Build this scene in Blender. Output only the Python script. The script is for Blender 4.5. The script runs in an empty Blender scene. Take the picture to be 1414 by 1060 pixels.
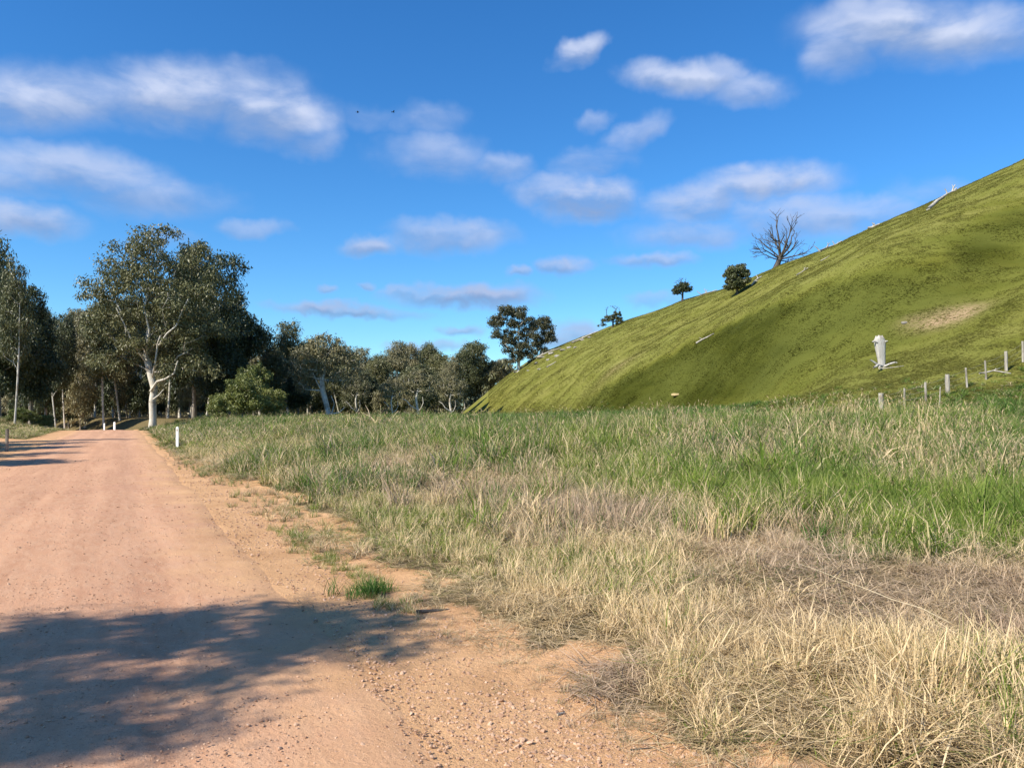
import bpy, math, random
import numpy as np
from mathutils import Vector, Matrix

# ------------------------------------------------------------------ camera, sky, sun, exposure
scn = bpy.context.scene
col = scn.collection
F = 1080.0; CX = 707.0; HY = 570.0; EYE = 1.65          # focal length and horizon in photograph pixels (1414 wide)
cam_d = bpy.data.cameras.new('camera'); cam = bpy.data.objects.new('camera', cam_d); col.objects.link(cam)
cam.location = (0, 0, EYE); cam.rotation_euler = (math.radians(90), 0, 0)
cam_d.sensor_fit = 'HORIZONTAL'; cam_d.sensor_width = 36.0; cam_d.lens = 36.0 * F / 1414.0
cam_d.shift_y = 40.0 / 1414.0
cam_d.clip_start = 0.05; cam_d.clip_end = 9000
scn.camera = cam
scn.view_settings.view_transform = 'Standard'; scn.view_settings.look = 'None'
scn.view_settings.exposure = 0.60; scn.view_settings.gamma = 1.0; scn.view_settings.use_curve_mapping = False
SUN_EL = math.radians(40); SUN_AZ = math.radians(234)     # clockwise from +Y: behind the camera, to the left
SD = Vector((math.sin(SUN_AZ) * math.cos(SUN_EL), math.cos(SUN_AZ) * math.cos(SUN_EL), math.sin(SUN_EL)))
sun_d = bpy.data.lights.new('sun', 'SUN'); sun_d.energy = 5.0; sun_d.angle = math.radians(0.53); sun_d.color = (1.0, 0.92, 0.79)
sun = bpy.data.objects.new('sun', sun_d); col.objects.link(sun)
sun.rotation_euler = SD.to_track_quat('Z', 'Y').to_euler()
try:
    scn.cycles.max_bounces = 6; scn.cycles.diffuse_bounces = 3; scn.cycles.transparent_max_bounces = 8
    scn.cycles.use_denoising = True
except Exception: pass

class NT:
    """tiny helper to write node trees"""
    def __init__(s, tree): s.t = tree
    def n(s, kind, props=None, **ins):
        nd = s.t.nodes.new(kind)
        for k, v in (props or {}).items(): setattr(nd, k, v)
        for k, v in ins.items():
            key = int(k[1:]) if k[0] == 'i' and k[1:].isdigit() else k.replace('_', ' ')
            if hasattr(v, 'is_output'): s.t.links.new(v, nd.inputs[key])
            else: nd.inputs[key].default_value = v
        return nd
    def m(s, op, a, b=0.0, c=None, clamp=False):
        nd = s.t.nodes.new('ShaderNodeMath'); nd.operation = op; nd.use_clamp = clamp
        for i, v in enumerate((a, b) if c is None else (a, b, c)):
            if hasattr(v, 'is_output'): s.t.links.new(v, nd.inputs[i])
            else: nd.inputs[i].default_value = v
        return nd.outputs[0]
    def mix(s, f, a, b):
        nd = s.t.nodes.new('ShaderNodeMix'); nd.data_type = 'RGBA'
        for i, v in ((0, f), (6, a), (7, b)):
            if hasattr(v, 'is_output'): s.t.links.new(v, nd.inputs[i])
            elif i == 0: nd.inputs[0].default_value = v
            else: nd.inputs[i].default_value = (*v, 1.0)
        return nd.outputs[2]
    def mulc(s, a, f):
        nd = s.t.nodes.new('ShaderNodeMix'); nd.data_type = 'RGBA'; nd.blend_type = 'MULTIPLY'; nd.inputs[0].default_value = 1
        s.t.links.new(a, nd.inputs[6]); s.t.links.new(f, nd.inputs[7]); return nd.outputs[2]
    def ramp(s, f, lo, hi, a=0.0, b=1.0, smooth=True):
        nd = s.t.nodes.new('ShaderNodeMapRange'); nd.interpolation_type = 'SMOOTHSTEP' if smooth else 'LINEAR'
        s.t.links.new(f, nd.inputs[0])
        for i, v in enumerate((lo, hi, a, b)): nd.inputs[i + 1].default_value = v
        return nd.outputs[0]
    def noise(s, vec, scale, detail=4.0, rough=0.55, dist=0.0):
        nd = s.t.nodes.new('ShaderNodeTexNoise'); s.t.links.new(vec, nd.inputs['Vector'])
        nd.inputs['Scale'].default_value = scale; nd.inputs['Detail'].default_value = detail
        nd.inputs['Roughness'].default_value = rough; nd.inputs['Distortion'].default_value = dist
        return nd.outputs['Fac']
    def attr(s, name, kind='GEOMETRY'):
        nd = s.t.nodes.new('ShaderNodeAttribute'); nd.attribute_name = name; nd.attribute_type = kind
        return nd.outputs['Fac']
    def link(s, a, b): s.t.links.new(a, b)

world = bpy.data.worlds.new('World'); scn.world = world; world.use_nodes = True
wt = world.node_tree; wt.nodes.clear(); W = NT(wt)
sky = W.n('ShaderNodeTexSky', dict(sky_type='NISHITA', sun_disc=False, sun_elevation=SUN_EL, sun_rotation=SUN_AZ, altitude=300,
                                   air_density=1.0, dust_density=0.2, ozone_density=2.5))
skyc = W.n('ShaderNodeHueSaturation', None, Color=sky.outputs[0], Hue=0.50, Saturation=1.28, Value=1.0).outputs[0]
skyc = W.mulc(skyc, W.n('ShaderNodeRGB').outputs[0]); skyc.node.inputs[7].links[0].from_node.outputs[0].default_value = (.72, 1.05, 1.27, 1)
tc = W.n('ShaderNodeTexCoord').outputs['Generated']
sep = W.n('ShaderNodeSeparateXYZ', None, Vector=tc)
yy = W.m('MAXIMUM', sep.outputs[1], 0.02)
U = W.m('DIVIDE', sep.outputs[0], yy); V = W.m('DIVIDE', sep.outputs[2], yy)
P0 = W.n('ShaderNodeCombineXYZ', None, X=U, Y=V, Z=0.0).outputs[0]
def warp(scale, amp, src, sy=1.0):
    nd = wt.nodes.new('ShaderNodeTexNoise'); nd.inputs['Scale'].default_value = scale; nd.inputs['Detail'].default_value = 3
    wt.links.new(tc, nd.inputs['Vector'])
    s1 = W.n('ShaderNodeVectorMath', dict(operation='SUBTRACT'), i0=nd.outputs['Color'], i1=(.5, .5, .5)).outputs[0]
    s2 = W.n('ShaderNodeVectorMath', dict(operation='MULTIPLY'), i0=s1, i1=(amp, amp * sy, 0)).outputs[0]
    return W.n('ShaderNodeVectorMath', dict(operation='ADD'), i0=src, i1=s2).outputs[0]
P1 = warp(9.0, .10, P0, .22); P1 = warp(30.0, .050, P1, .55); P1 = warp(85.0, .010, P1, .6)
CLOUDS = [  # px, py, half width, half height, tilt, opacity
 (50,135,150,46,0,.72),(255,128,150,50,0,.80),(370,158,100,44,-8,.82),(430,195,50,26,0,.45),
 (110,235,150,34,-12,.60),(215,272,110,30,-4,.50),(40,300,85,26,-6,.70),(0,245,80,26,-8,.5),
 (595,215,80,36,-5,.42),(690,230,50,22,0,.42),(590,165,55,26,0,.30),(500,165,50,18,0,.16),
 (770,262,70,26,0,.55),(820,275,75,30,4,.90),(885,185,46,24,28,.42),(825,225,60,22,10,.34),(822,172,22,14,0,.3),
 (800,68,44,20,22,.72),(940,108,84,26,-4,.78),(1030,125,66,24,0,.52),(985,100,50,20,0,.5),
 (1280,42,165,48,0,.84),(1165,70,55,38,20,.55),(1230,20,90,30,0,.6),(1390,40,70,40,0,.6),
 (1065,252,92,28,3,.78),(975,280,90,32,8,.66),(960,322,100,22,0,.50),(1110,300,110,36,0,.60),(1205,290,95,26,0,.50),
 (512,342,62,15,0,.68),(625,326,84,24,0,.56),(590,316,60,14,0,.35),(655,410,104,18,0,.84),(590,405,50,10,0,.5),(480,430,112,11,-3,.80),
 (792,367,48,13,0,.72),(905,356,54,12,0,.60),(722,378,28,9,0,.62),(345,315,40,14,0,.40),(560,478,30,9,0,.6),(632,459,32,8,0,.6),
 (600,478,30,8,0,.5),(790,468,80,22,0,.66),(440,402,22,6,0,.5),(518,398,22,7,0,.5),(908,411,30,12,0,.45),(230,330,50,14,0,.3),(1300,265,80,22,0,.3)]
tot = None; lift = None
for (cx, cy, a, b, rt, op) in CLOUDS:
    mp = W.n('ShaderNodeMapping', dict(vector_type='TEXTURE'), Vector=P1, Location=((cx - CX) / F, (HY - cy) / F, 0),
             Rotation=(0, 0, math.radians(rt)), Scale=(a * 1.28 / F, b * 1.3 / F, 1)).outputs[0]
    ln = W.n('ShaderNodeVectorMath', dict(operation='LENGTH'), i0=mp).outputs['Value']
    e = W.ramp(ln, 1.02, .26, 0.0, min(op * 1.12, .95))
    my = W.n('ShaderNodeSeparateXYZ', None, Vector=mp).outputs[1]
    l = W.m('MULTIPLY', e, my)
    tot = e if tot is None else W.m('MAXIMUM', tot, e)
    lift = l if lift is None else W.m('ADD', lift, l)
# outside the picture the same kind of broken cloud goes on
zz = W.m('MAXIMUM', sep.outputs[2], 0.05)
Q = W.n('ShaderNodeCombineXYZ', None, X=W.m('DIVIDE', sep.outputs[0], zz), Y=W.m('DIVIDE', sep.outputs[1], zz), Z=0.0).outputs[0]
gen = W.ramp(W.noise(Q, 1.1, 5, .55), .52, .70, 0, .7)
infr = W.m('MULTIPLY', W.ramp(W.m('ABSOLUTE', U), .72, .82, 1, 0), W.m('MULTIPLY', W.ramp(V, .6, .75, 1, 0), W.ramp(sep.outputs[1], .05, .15, 0, 1)))
gen = W.m('MULTIPLY', gen, W.m('MULTIPLY', W.m('SUBTRACT', 1.0, infr), W.ramp(sep.outputs[2], .02, .15, 0, 1)))
tot = W.m('MAXIMUM', tot, gen)
st = W.n('ShaderNodeMapping', None, Vector=tc, Scale=(1, 1, 2.4)).outputs[0]
nz = W.noise(st, 12.0, 6, .56, .3)
fac = W.m('MULTIPLY', tot, W.ramp(nz, .22, .64, .42, 1.02))
fac = W.m('MINIMUM', fac, .97)
low = W.ramp(V, .05, .40)
cwhite = W.mix(low, (2.7, 3.3, 5.0), (4.7, 5.2, 6.6))
cgrey = W.mix(low, (1.55, 2.3, 4.0), (2.2, 3.0, 4.8))
shade = W.m('ADD', W.ramp(lift, -.35, .22), W.m('MULTIPLY', W.m('SUBTRACT', nz, .5), 1.6), clamp=True)
cc = W.mix(shade, cgrey, cwhite)
final = W.mix(fac, skyc, cc)
bg = W.n('ShaderNodeBackground', None, Color=final, Strength=0.096)
out = W.n('ShaderNodeOutputWorld', None, Surface=bg.outputs[0])

# ------------------------------------------------------------------ basic helpers
rs = np.random.RandomState(7)
def tag(o, label=None, cat=None, group=None, kind=None):
    if label: o['label'] = label
    if cat: o['category'] = cat
    if group: o['group'] = group
    if kind: o['kind'] = kind
    return o
def make_mesh(name, verts, faces, mats=(), smooth=False, attrs=None):
    me = bpy.data.meshes.new(name)
    verts = np.asarray(verts, dtype=np.float32).reshape(-1, 3)
    if isinstance(faces, np.ndarray) and faces.ndim == 2:
        nf, k = faces.shape
        me.vertices.add(len(verts)); me.vertices.foreach_set('co', verts.ravel())
        me.loops.add(nf * k); me.loops.foreach_set('vertex_index', faces.astype(np.int32).ravel())
        me.polygons.add(nf); me.polygons.foreach_set('loop_start', np.arange(0, nf * k, k, dtype=np.int32))
        me.polygons.foreach_set('loop_total', np.full(nf, k, dtype=np.int32))
        me.update(calc_edges=True)
    else:
        me.from_pydata([tuple(map(float, v)) for v in verts], [], [tuple(int(i) for i in f) for f in faces]); me.update()
    if smooth: me.polygons.foreach_set('use_smooth', np.ones(len(me.polygons), dtype=bool))
    for k, v in (attrs or {}).items():
        at = me.attributes.new(k, 'FLOAT', 'POINT'); at.data.foreach_set('value', np.asarray(v, dtype=np.float32))
    for m in mats: me.materials.append(m)
    return me
def link(name, me, parent=None, loc=None, rz=0, scale=None):
    o = bpy.data.objects.new(name, me); col.objects.link(o)
    if parent: o.parent = parent
    if loc is not None: o.location = loc
    o.rotation_euler = (0, 0, rz)
    if scale is not None: o.scale = scale
    return o
def empty(name, loc, rz=0, scale=(1, 1, 1)):
    return link(name, None, None, loc, rz, scale)
def hash2(ix, iy, seed):
    h = (ix.astype(np.int64) * 374761393 + iy.astype(np.int64) * 668265263 + seed * 1442695041) & 0xffffffff
    h = ((h ^ (h >> 13)) * 1274126177) & 0xffffffff
    return ((h ^ (h >> 16)) & 0xffffff) / float(0xffffff)
def vnoise(x, y, seed=0):
    x = np.asarray(x, float); y = np.asarray(y, float)
    ix = np.floor(x); iy = np.floor(y); fx = x - ix; fy = y - iy
    fx = fx * fx * (3 - 2 * fx); fy = fy * fy * (3 - 2 * fy)
    a = hash2(ix, iy, seed); b = hash2(ix + 1, iy, seed); c = hash2(ix, iy + 1, seed); d = hash2(ix + 1, iy + 1, seed)
    return (a * (1 - fx) + b * fx) * (1 - fy) + (c * (1 - fx) + d * fx) * fy
def fbm(x, y, seed=0, o=4):
    s = 0; a = .5; t = 0
    for i in range(o):
        s = s + a * vnoise(x * 2 ** i, y * 2 ** i, seed + i); t += a; a *= .5
    return s / t
def ss(x, a, b):
    t = np.clip((np.asarray(x, float) - a) / (b - a), 0, 1); return t * t * (3 - 2 * t)

# ------------------------------------------------------------------ shape of the land
RS = -0.497; RC = 1.62; CA = 1 / math.sqrt(1 + RS * RS)     # right road edge: X = RC + RS*Y
def road_d(X, Y):                                           # metres to the right of the right edge (bends left past the crest)
    bend = np.maximum(0, np.asarray(Y, float) - 92) ** 2 * 0.010
    return (X - (RC + RS * Y) + bend) * CA
ROADW = 5.4
pxk = np.array([560, 630, 645, 655, 680, 700, 740, 760, 830, 870, 942, 1000, 1083, 1150, 1200, 1300, 1414])
sil = np.array([570, 568, 563, 556, 535, 518, 492, 482, 456, 440, 415, 397, 364, 340, 314, 270, 220])
rrk = np.array([245, 242, 240, 240, 238, 237, 232, 230, 212, 204, 190, 178, 162, 155, 152, 158, 168])
rbk = np.array([215, 210, 205, 195, 178, 165, 145, 138, 108, 98, 84, 74, 60, 54, 51, 49, 50])
thk = np.arctan((pxk - CX) / F); zrk = EYE + (HY - sil) / F * rrk * np.cos(thk); zrk[0] = zrk[1] = 0
tht = np.linspace(-0.25, 2.4, 1400)
def tab(vals, extra):
    xs = np.concatenate([thk, [e[0] for e in extra]]); ys = np.concatenate([vals, [e[1] for e in extra]])
    t = np.interp(tht, xs, ys); k = np.exp(-np.linspace(-2, 2, 19) ** 2); k /= k.sum()
    return np.convolve(np.pad(t, 9, mode='edge'), k, mode='valid')
ZR = tab(zrk, [(.8, 64), (1.1, 70), (1.5, 66), (2.0, 40), (2.4, 20)])
RR = tab(rrk, [(.8, 176), (1.1, 180), (1.6, 190), (2.4, 220)])
RB = tab(rbk, [(.8, 54), (1.1, 62), (1.6, 80), (2.4, 110)])
def hill_s(X, Y):
    th = np.arctan2(X, Y); r = np.hypot(X, Y)
    rb = np.interp(th, tht, RB); rr = np.interp(th, tht, RR); zr = np.interp(th, tht, ZR)
    w = ss(th, -.16, -.04) * (1 - ss(th, 1.9, 2.3))
    return th, r, rb, rr, zr, (r - rb) / (rr - rb), w
CREASE_PX = [(791, 563), (877, 523), (942, 493), (1000, 466), (1053, 439), (1104, 414), (1154, 388), (1205, 366), (1255, 346), (1306, 321), (1414, 262)]
CREASE_TH = np.arctan((np.array([p[0] for p in CREASE_PX]) - CX) / F); CREASE_S = None
def land(X, Y):
    X = np.asarray(X, float); Y = np.asarray(Y, float)
    d = road_d(X, Y)
    z = -0.030 * np.maximum(0, Y - 74) * (1 - ss(Y, 150, 260)) * (1 - ss(d, 2, 9)) * (1 - ss(-d, 9, 16))
    z = z + .10 * ss(d, .5, 2.2) + .10 * ss(d, 2, 5) - .03 * np.exp(-((d - 1.2) / .5) ** 2) * ss(Y, 5, 12)
    z = z + .62 * ss(Y, 9, 30) * ss(d, 2, 9) + .02 * np.clip(X, 0, 18) * ss(Y, 10, 30) * (1 - ss(Y, 60, 120))
    dl = -ROADW - d
    track = np.exp(-((Y - (.2 * dl + 42)) / 7.0) ** 2)
    mound = 2.1 * np.exp(-((Y - 66 - .3 * dl) / 12.0) ** 2) * ss(dl, 3, 11)
    z = z + (mound + .35 * ss(dl, 1, 5) * ss(Y, 5, 20)) * (1 - track)
    z = z + (fbm(X * .7, Y * .7, 3) - .5) * .09 * (ss(d, .8, 3) + ss(dl, .8, 3)) + (fbm(X * .06, Y * .06, 5, 2) - .5) * .7 * ss(np.abs(d), 8, 40)
    z = z + .035 * (fbm(X * 2.2, Y * 2.2, 9) - .5) * ss(d, -.3, .8)
    th, r, rb, rr, zr, s, w = hill_s(X, Y)
    base = 0.9; rise = np.maximum(zr - base, 0.0)
    tr = np.maximum(zr - EYE, .1) / np.maximum(rr * np.cos(np.clip(th, -.3, .9)), 1) * np.cos(np.clip(th, -.3, .9))
    a = np.clip(1 - tr * (rr - rb) / np.maximum(rise, .5), 0.0, .8)
    sf = np.where(s > 0.5, s, .035 * np.logaddexp(0, np.minimum(s, 1) / .035))
    p = np.where(sf < 1, sf + a * sf * (1 - sf), 1 + (1 - a) * (sf - 1) - 1.1 * (sf - 1) ** 2)
    p = np.where(sf > 1, np.maximum(p, .60), p)
    hill = rise * p * w
    if CREASE_S is not None:
        q = s - np.interp(th, CREASE_TH, CREASE_S)
        on = ss(s, -.02, .1) * (1 - ss(s, .90, 1.0)) * w * ss(th, .07, .13)
        g = np.where(q < 0, np.exp(-(q / .12) ** 2), np.exp(-(q / .12) ** 2))
        hill = hill + on * (1 - ss(th, .42, .55)) * 1.5 * g - on * 2.6 * np.exp(-((q + .20) / .12) ** 2)
    rough = (fbm(X * .10, Y * .10, 21) - .5) * 1.2 + (fbm(X * .45, Y * .45, 22, 3) - .5) * .26
    hill = hill + rough * ss(s, .02, .25) * w * (1 - .35 * ss(s, .85, 1.0))
    far = ss(np.hypot(X, Y), 400, 1500)
    return (z + hill * (1 - far)) - far * 4
def zat(x, y): return float(land(np.array([x]), np.array([y]))[0])
def hit(px, py, near=4.0, far=320.0):
    """where the sight line through a photograph pixel meets the land"""
    Yv = np.exp(np.linspace(math.log(near), math.log(far), 6000)); Xv = (px - CX) / F * Yv
    zv = EYE + (HY - py) / F * Yv; h = land(Xv, Yv) - zv
    k = np.nonzero(h > 0)[0]; i = k[0] if len(k) else int(np.argmax(h / Yv))
    return Vector((Xv[i], Yv[i], float(land(Xv[i:i + 1], Yv[i:i + 1])[0])))
_cs = []
for (px, py) in CREASE_PX:
    h_ = hit(px, py); _cs.append(float(hill_s(np.array([h_.x]), np.array([h_.y]))[5][0]))
CREASE_S = np.array(_cs)
def at(px, Y): x = (px - CX) / F * Y; return Vector((x, Y, zat(x, Y)))

# ------------------------------------------------------------------ materials
def new_mat(name):
    m = bpy.data.materials.new(name); m.use_nodes = True; t = m.node_tree; t.nodes.clear(); return m, NT(t)
def finish(N, color, rough=.9, spec=.15, bump=None, bstr=.5, bdist=.02, trans=None):
    b = N.n('ShaderNodeBsdfPrincipled', None, Roughness=rough)
    b.inputs['Specular IOR Level'].default_value = spec
    if hasattr(color, 'is_output'): N.link(color, b.inputs['Base Color'])
    else: b.inputs['Base Color'].default_value = (*color, 1)
    if bump is not None:
        bn = N.n('ShaderNodeBump', None, Height=bump, Strength=bstr, Distance=bdist); N.link(bn.outputs[0], b.inputs['Normal'])
    o = b.outputs[0]
    if trans:
        t = N.n('ShaderNodeBsdfTranslucent'); N.link(color, t.inputs[0])
        mx = N.n('ShaderNodeMixShader', None, i0=trans, i1=o, i2=t.outputs[0]); o = mx.outputs[0]
    N.n('ShaderNodeOutputMaterial', None, Surface=o)
def pos(N): return N.n('ShaderNodeNewGeometry').outputs['Position']

def soil_color(N, P):
    n1 = N.noise(P, .9, 6, .6); n2 = N.noise(P, 26, 5, .7); n3 = N.noise(P, 110, 3, .7)
    c = N.mix(N.ramp(n1, .3, .7), (.50, .285, .140), (.64, .385, .200))
    c = N.mix(N.ramp(n2, .56, .76), c, (.34, .175, .095)); c = N.mix(N.ramp(n3, .56, .72, 0, .8), c, (.66, .46, .31))
    return N.mix(N.ramp(N.noise(P, 60, 4, .7), .62, .72, 0, .7), c, (.22, .12, .075)), n2, n3
m_ground, N = new_mat('ground'); P = pos(N)
soil, n2, n3 = soil_color(N, P)
thatch = N.mix(N.ramp(N.noise(P, 3.5, 6, .65), .35, .65), (.13, .095, .05), (.22, .165, .085))
thatch = N.mix(N.ramp(N.noise(P, 45, 4, .7), .45, .6), thatch, (.12, .095, .045))
green = N.mix(N.ramp(N.noise(P, 1.7, 6, .65), .35, .65), (.085, .098, .020), (.145, .145, .036))
gm = N.attr('grassy'); thatch = N.mix(gm, thatch, green)
dirt = N.attr('dirt')
e = N.m('ADD', dirt, N.m('MULTIPLY', N.m('SUBTRACT', N.noise(P, 5, 6, .7), .5), .9))
c = N.mix(N.ramp(e, .38, .62), thatch, soil)
bh = N.m('ADD', N.m('MULTIPLY', n2, 1.0), N.m('MULTIPLY', n3, .35))
bh = N.m('ADD', bh, N.m('MULTIPLY', N.noise(P, 9, 6, .75), 1.3))
finish(N, c, .95, .08, bh, .75, .028)

m_road, N = new_mat('road_gravel'); P = pos(N)
al = N.attr('along'); ac = N.attr('across')
V1 = N.n('ShaderNodeCombineXYZ', None, X=N.m('MULTIPLY', ac, 1.0), Y=N.m('MULTIPLY', al, .06), Z=0.0).outputs[0]
str1 = N.noise(V1, 2.2, 5, .6, .3); V2 = N.n('ShaderNodeCombineXYZ', None, X=N.m('MULTIPLY', ac, 1.0), Y=N.m('MULTIPLY', al, .25), Z=0.0).outputs[0]
str2 = N.noise(V2, 11, 5, .65)
n1 = N.noise(P, .5, 5, .6); n2 = N.noise(P, 34, 5, .72); n3 = N.noise(P, 120, 3, .75)
c = N.mix(N.ramp(str1, .32, .68), (.46, .245, .142), (.60, .34, .203))
c = N.mix(N.ramp(str2, .35, .72, 0, .60), c, (.60, .38, .245)); c = N.mix(N.ramp(n1, .4, .75, 0, .35), c, (.45, .235, .150))
c = N.mix(N.ramp(n2, .56, .70, 0, .55), c, (.30, .16, .10)); c = N.mix(N.ramp(n3, .58, .70, 0, .75), c, (.68, .46, .33))
c = N.mix(N.ramp(N.noise(P, 75, 3, .75), .60, .68, 0, .85), c, (.20, .11, .08)); c = N.mix(N.ramp(N.noise(P, 22, 4, .7), .60, .70, 0, .45), c, (.70, .48, .34))
soilc, _a, _b = soil_color(N, P)
ed = N.m('ADD', ac, N.m('MULTIPLY', N.m('SUBTRACT', N.noise(P, .8, 5, .65), .5), 2.6))
c = N.mix(N.ramp(ed, -1.25, .15, 0, .95), c, soilc); c = N.mix(N.ramp(ed, -4.4, -5.4, 0, .8), c, soilc)
corr = N.n('ShaderNodeTexWave', dict(wave_type='BANDS', bands_direction='Y'), Vector=N.n('ShaderNodeCombineXYZ', None, X=N.m('MULTIPLY', ac, .15), Y=al, Z=0.0).outputs[0], Scale=.42, Distortion=5.0, Detail=2.0).outputs['Fac']
n4 = N.noise(P, 13, 6, .75); c = N.mix(N.ramp(n4, .56, .74, 0, .16), c, (.34, .18, .11))
bh = N.m('ADD', N.m('ADD', n2, N.m('MULTIPLY', n3, .40)), N.m('MULTIPLY', N.m('ADD', str2, N.m('MULTIPLY', corr, .35)), .7)); bh = N.m('ADD', bh, n4)
finish(N, c, .92, .10, bh, .6, .018)

m_hill, N = new_mat('hill_pasture'); P = pos(N)
SL = N.n('ShaderNodeMapping', None, Vector=P, Scale=(.45, .45, 1.0), Rotation=(0, 0, .3)).outputs[0]
a1 = N.noise(P, .045, 5, .6); a2 = N.noise(SL, .45, 7, .68, .4); a3 = N.noise(P, 3.2, 5, .7); a4 = N.noise(P, 14, 4, .7)
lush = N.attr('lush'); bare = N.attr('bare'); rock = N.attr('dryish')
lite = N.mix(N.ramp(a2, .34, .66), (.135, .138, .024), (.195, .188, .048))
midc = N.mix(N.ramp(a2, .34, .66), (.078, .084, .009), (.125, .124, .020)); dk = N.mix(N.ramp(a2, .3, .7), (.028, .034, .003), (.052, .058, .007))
c = N.mix(N.ramp(lush, 0, .5, smooth=False), lite, midc); c = N.mix(N.ramp(lush, .5, 1, smooth=False), c, dk)  # lit, middle and shaded grass tones, picked by the painted fold shade
c = N.mix(N.ramp(a1, .4, .62, 0, .35), c, (.16, .175, .04))
c = N.mix(N.ramp(a3, .50, .78, 0, .22), c, (.06, .075, .012)); c = N.mix(N.ramp(a4, .55, .75, 0, .22), c, (.25, .235, .10))
c = N.mix(N.m('MULTIPLY', rock, N.ramp(a3, .35, .6, .35, 1)), c, (.30, .27, .14))
c = N.mix(N.m('MULTIPLY', bare, N.ramp(a3, .3, .55)), c, (.36, .25, .15))
bh = N.m('ADD', N.m('MULTIPLY', a3, .7), N.m('MULTIPLY', a4, .25)); bh = N.m('ADD', bh, N.m('MULTIPLY', a2, .8))
finish(N, c, .95, .05, bh, .30, .12)

# grass: colour by blade and by tuft
m_grass, N = new_mat('grass_blades')
br = N.attr('br'); bhh = N.attr('bh'); bt = N.attr('bt'); g = N.attr('green', 'INSTANCER'); hu = N.attr('hue', 'INSTANCER')
straw = N.mix(br, (.50, .36, .18), (.86, .68, .41)); brown = N.mix(br, (.34, .235, .155), (.66, .50, .36))
straw = N.mix(N.ramp(hu, .0, 1.0, 0, 1), straw, brown)
gr = N.mix(br, (.12, .185, .022), (.27, .32, .060)); dg = N.mix(br, (.042, .11, .018), (.10, .20, .040))
gr = N.mix(N.ramp(hu, .0, .9), gr, dg)
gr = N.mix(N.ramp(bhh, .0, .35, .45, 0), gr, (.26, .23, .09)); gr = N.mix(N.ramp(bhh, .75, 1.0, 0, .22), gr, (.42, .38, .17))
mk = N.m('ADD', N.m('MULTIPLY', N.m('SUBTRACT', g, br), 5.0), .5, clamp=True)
c = N.mix(mk, straw, gr); c = N.mix(N.ramp(bhh, .0, .42, .72, 0), c, (.17, .125, .065)); c = N.mix(N.m('MULTIPLY', bt, .85), c, N.mix(br, (.36, .27, .15), (.60, .48, .28)))  # dead-leaf brown at the bases, also painting in the shade between blades
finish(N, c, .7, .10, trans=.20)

def leaf_mat(name, dark, lite, olive):
    m, N = new_mat(name)
    r1 = N.attr('lr'); r2 = N.attr('cr'); rnd = N.n('ShaderNodeObjectInfo').outputs['Random']
    c = N.mix(r1, dark, lite); c = N.mix(N.m('MULTIPLY', N.m('ADD', r2, rnd), .5), c, olive)
    c = N.mulc(c, N.mix(rnd, (.78, .80, .78), (1.2, 1.15, 1.1)))
    finish(N, c, .45, .35, trans=.15); return m
m_gum = leaf_mat('gum_leaves', (.055, .072, .028), (.175, .188, .088), (.145, .142, .062))
m_dark = leaf_mat('dark_leaves', (.028, .042, .018), (.10, .125, .060), (.075, .085, .035))
m_umb = leaf_mat('umbrella_leaves', (.040, .050, .024), (.125, .13, .068), (.11, .10, .05))
m_brown = leaf_mat('dull_leaves', (.105, .112, .055), (.25, .25, .135), (.23, .205, .11))
m_wattle = leaf_mat('wattle_leaves', (.085, .12, .028), (.22, .25, .075), (.20, .21, .058))
def bark_mat(name, a, b, patch):
    m, N = new_mat(name); P = pos(N)
    mp = N.n('ShaderNodeMapping', None, Vector=P, Scale=(3, 3, .6)).outputs[0]
    c = N.mix(N.ramp(N.noise(mp, 1.2, 6, .65), .35, .65), a, b); c = N.mix(N.ramp(N.noise(P, .9, 4, .6), .52, .66, 0, .8), c, patch)
    finish(N, c, .85, .15, N.noise(mp, 6, 5, .7), .6, .05); return m
m_pale = bark_mat('pale_gum_bark', (.50, .46, .38), (.66, .62, .54), (.30, .25, .19))
m_greybark = bark_mat('grey_bark', (.20, .17, .14), (.34, .30, .25), (.12, .10, .08))
m_dead = bark_mat('weathered_dead_wood', (.32, .29, .24), (.48, .44, .37), (.20, .17, .14))
m_deadtree = bark_mat('dead_tree_bark', (.06, .052, .046), (.12, .105, .09), (.04, .035, .031))
m_white = bark_mat('bleached_wood', (.42, .395, .345), (.56, .53, .475), (.25, .22, .18))
m_post = bark_mat('post_wood', (.30, .27, .22), (.46, .42, .35), (.18, .15, .12))
m_stone, N = new_mat('stone'); P = pos(N); rnd = N.n('ShaderNodeObjectInfo').outputs['Random']
c = N.mix(rnd, (.34, .20, .125), (.60, .41, .28)); c = N.mulc(c, N.mix(N.noise(P, 40, 3), (.7, .7, .7), (1.15, 1.12, 1.1))); finish(N, c, .9, .15)
m_rock, N = new_mat('pale_rock'); P = pos(N)
c = N.mix(N.ramp(N.noise(P, 1.6, 6, .65), .3, .7), (.22, .20, .17), (.42, .385, .335)); finish(N, c, .9, .15, N.noise(P, 5, 5, .7), .8, .1)
m_sandy, N = new_mat('sandy_rock'); finish(N, (.40, .31, .15), .9, .1)
m_straw, N = new_mat('dry_stalk'); finish(N, (.60, .50, .33), .7, .2)
m_paint, N = new_mat('white_paint'); P = pos(N)
c = N.mix(N.ramp(N.noise(P, 9, 5, .7), .55, .75, 0, .5), (.86, .86, .84), (.70, .64, .56)); finish(N, c, .5, .3)
m_refl, N = new_mat('reflector_dark'); finish(N, (.10, .03, .025), .2, .6)
m_metal, N = new_mat('fence_wire'); finish(N, (.32, .31, .30), .5, .5)
m_bird, N = new_mat('bird_feathers'); finish(N, (.02, .02, .022), .6, .2)

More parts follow.
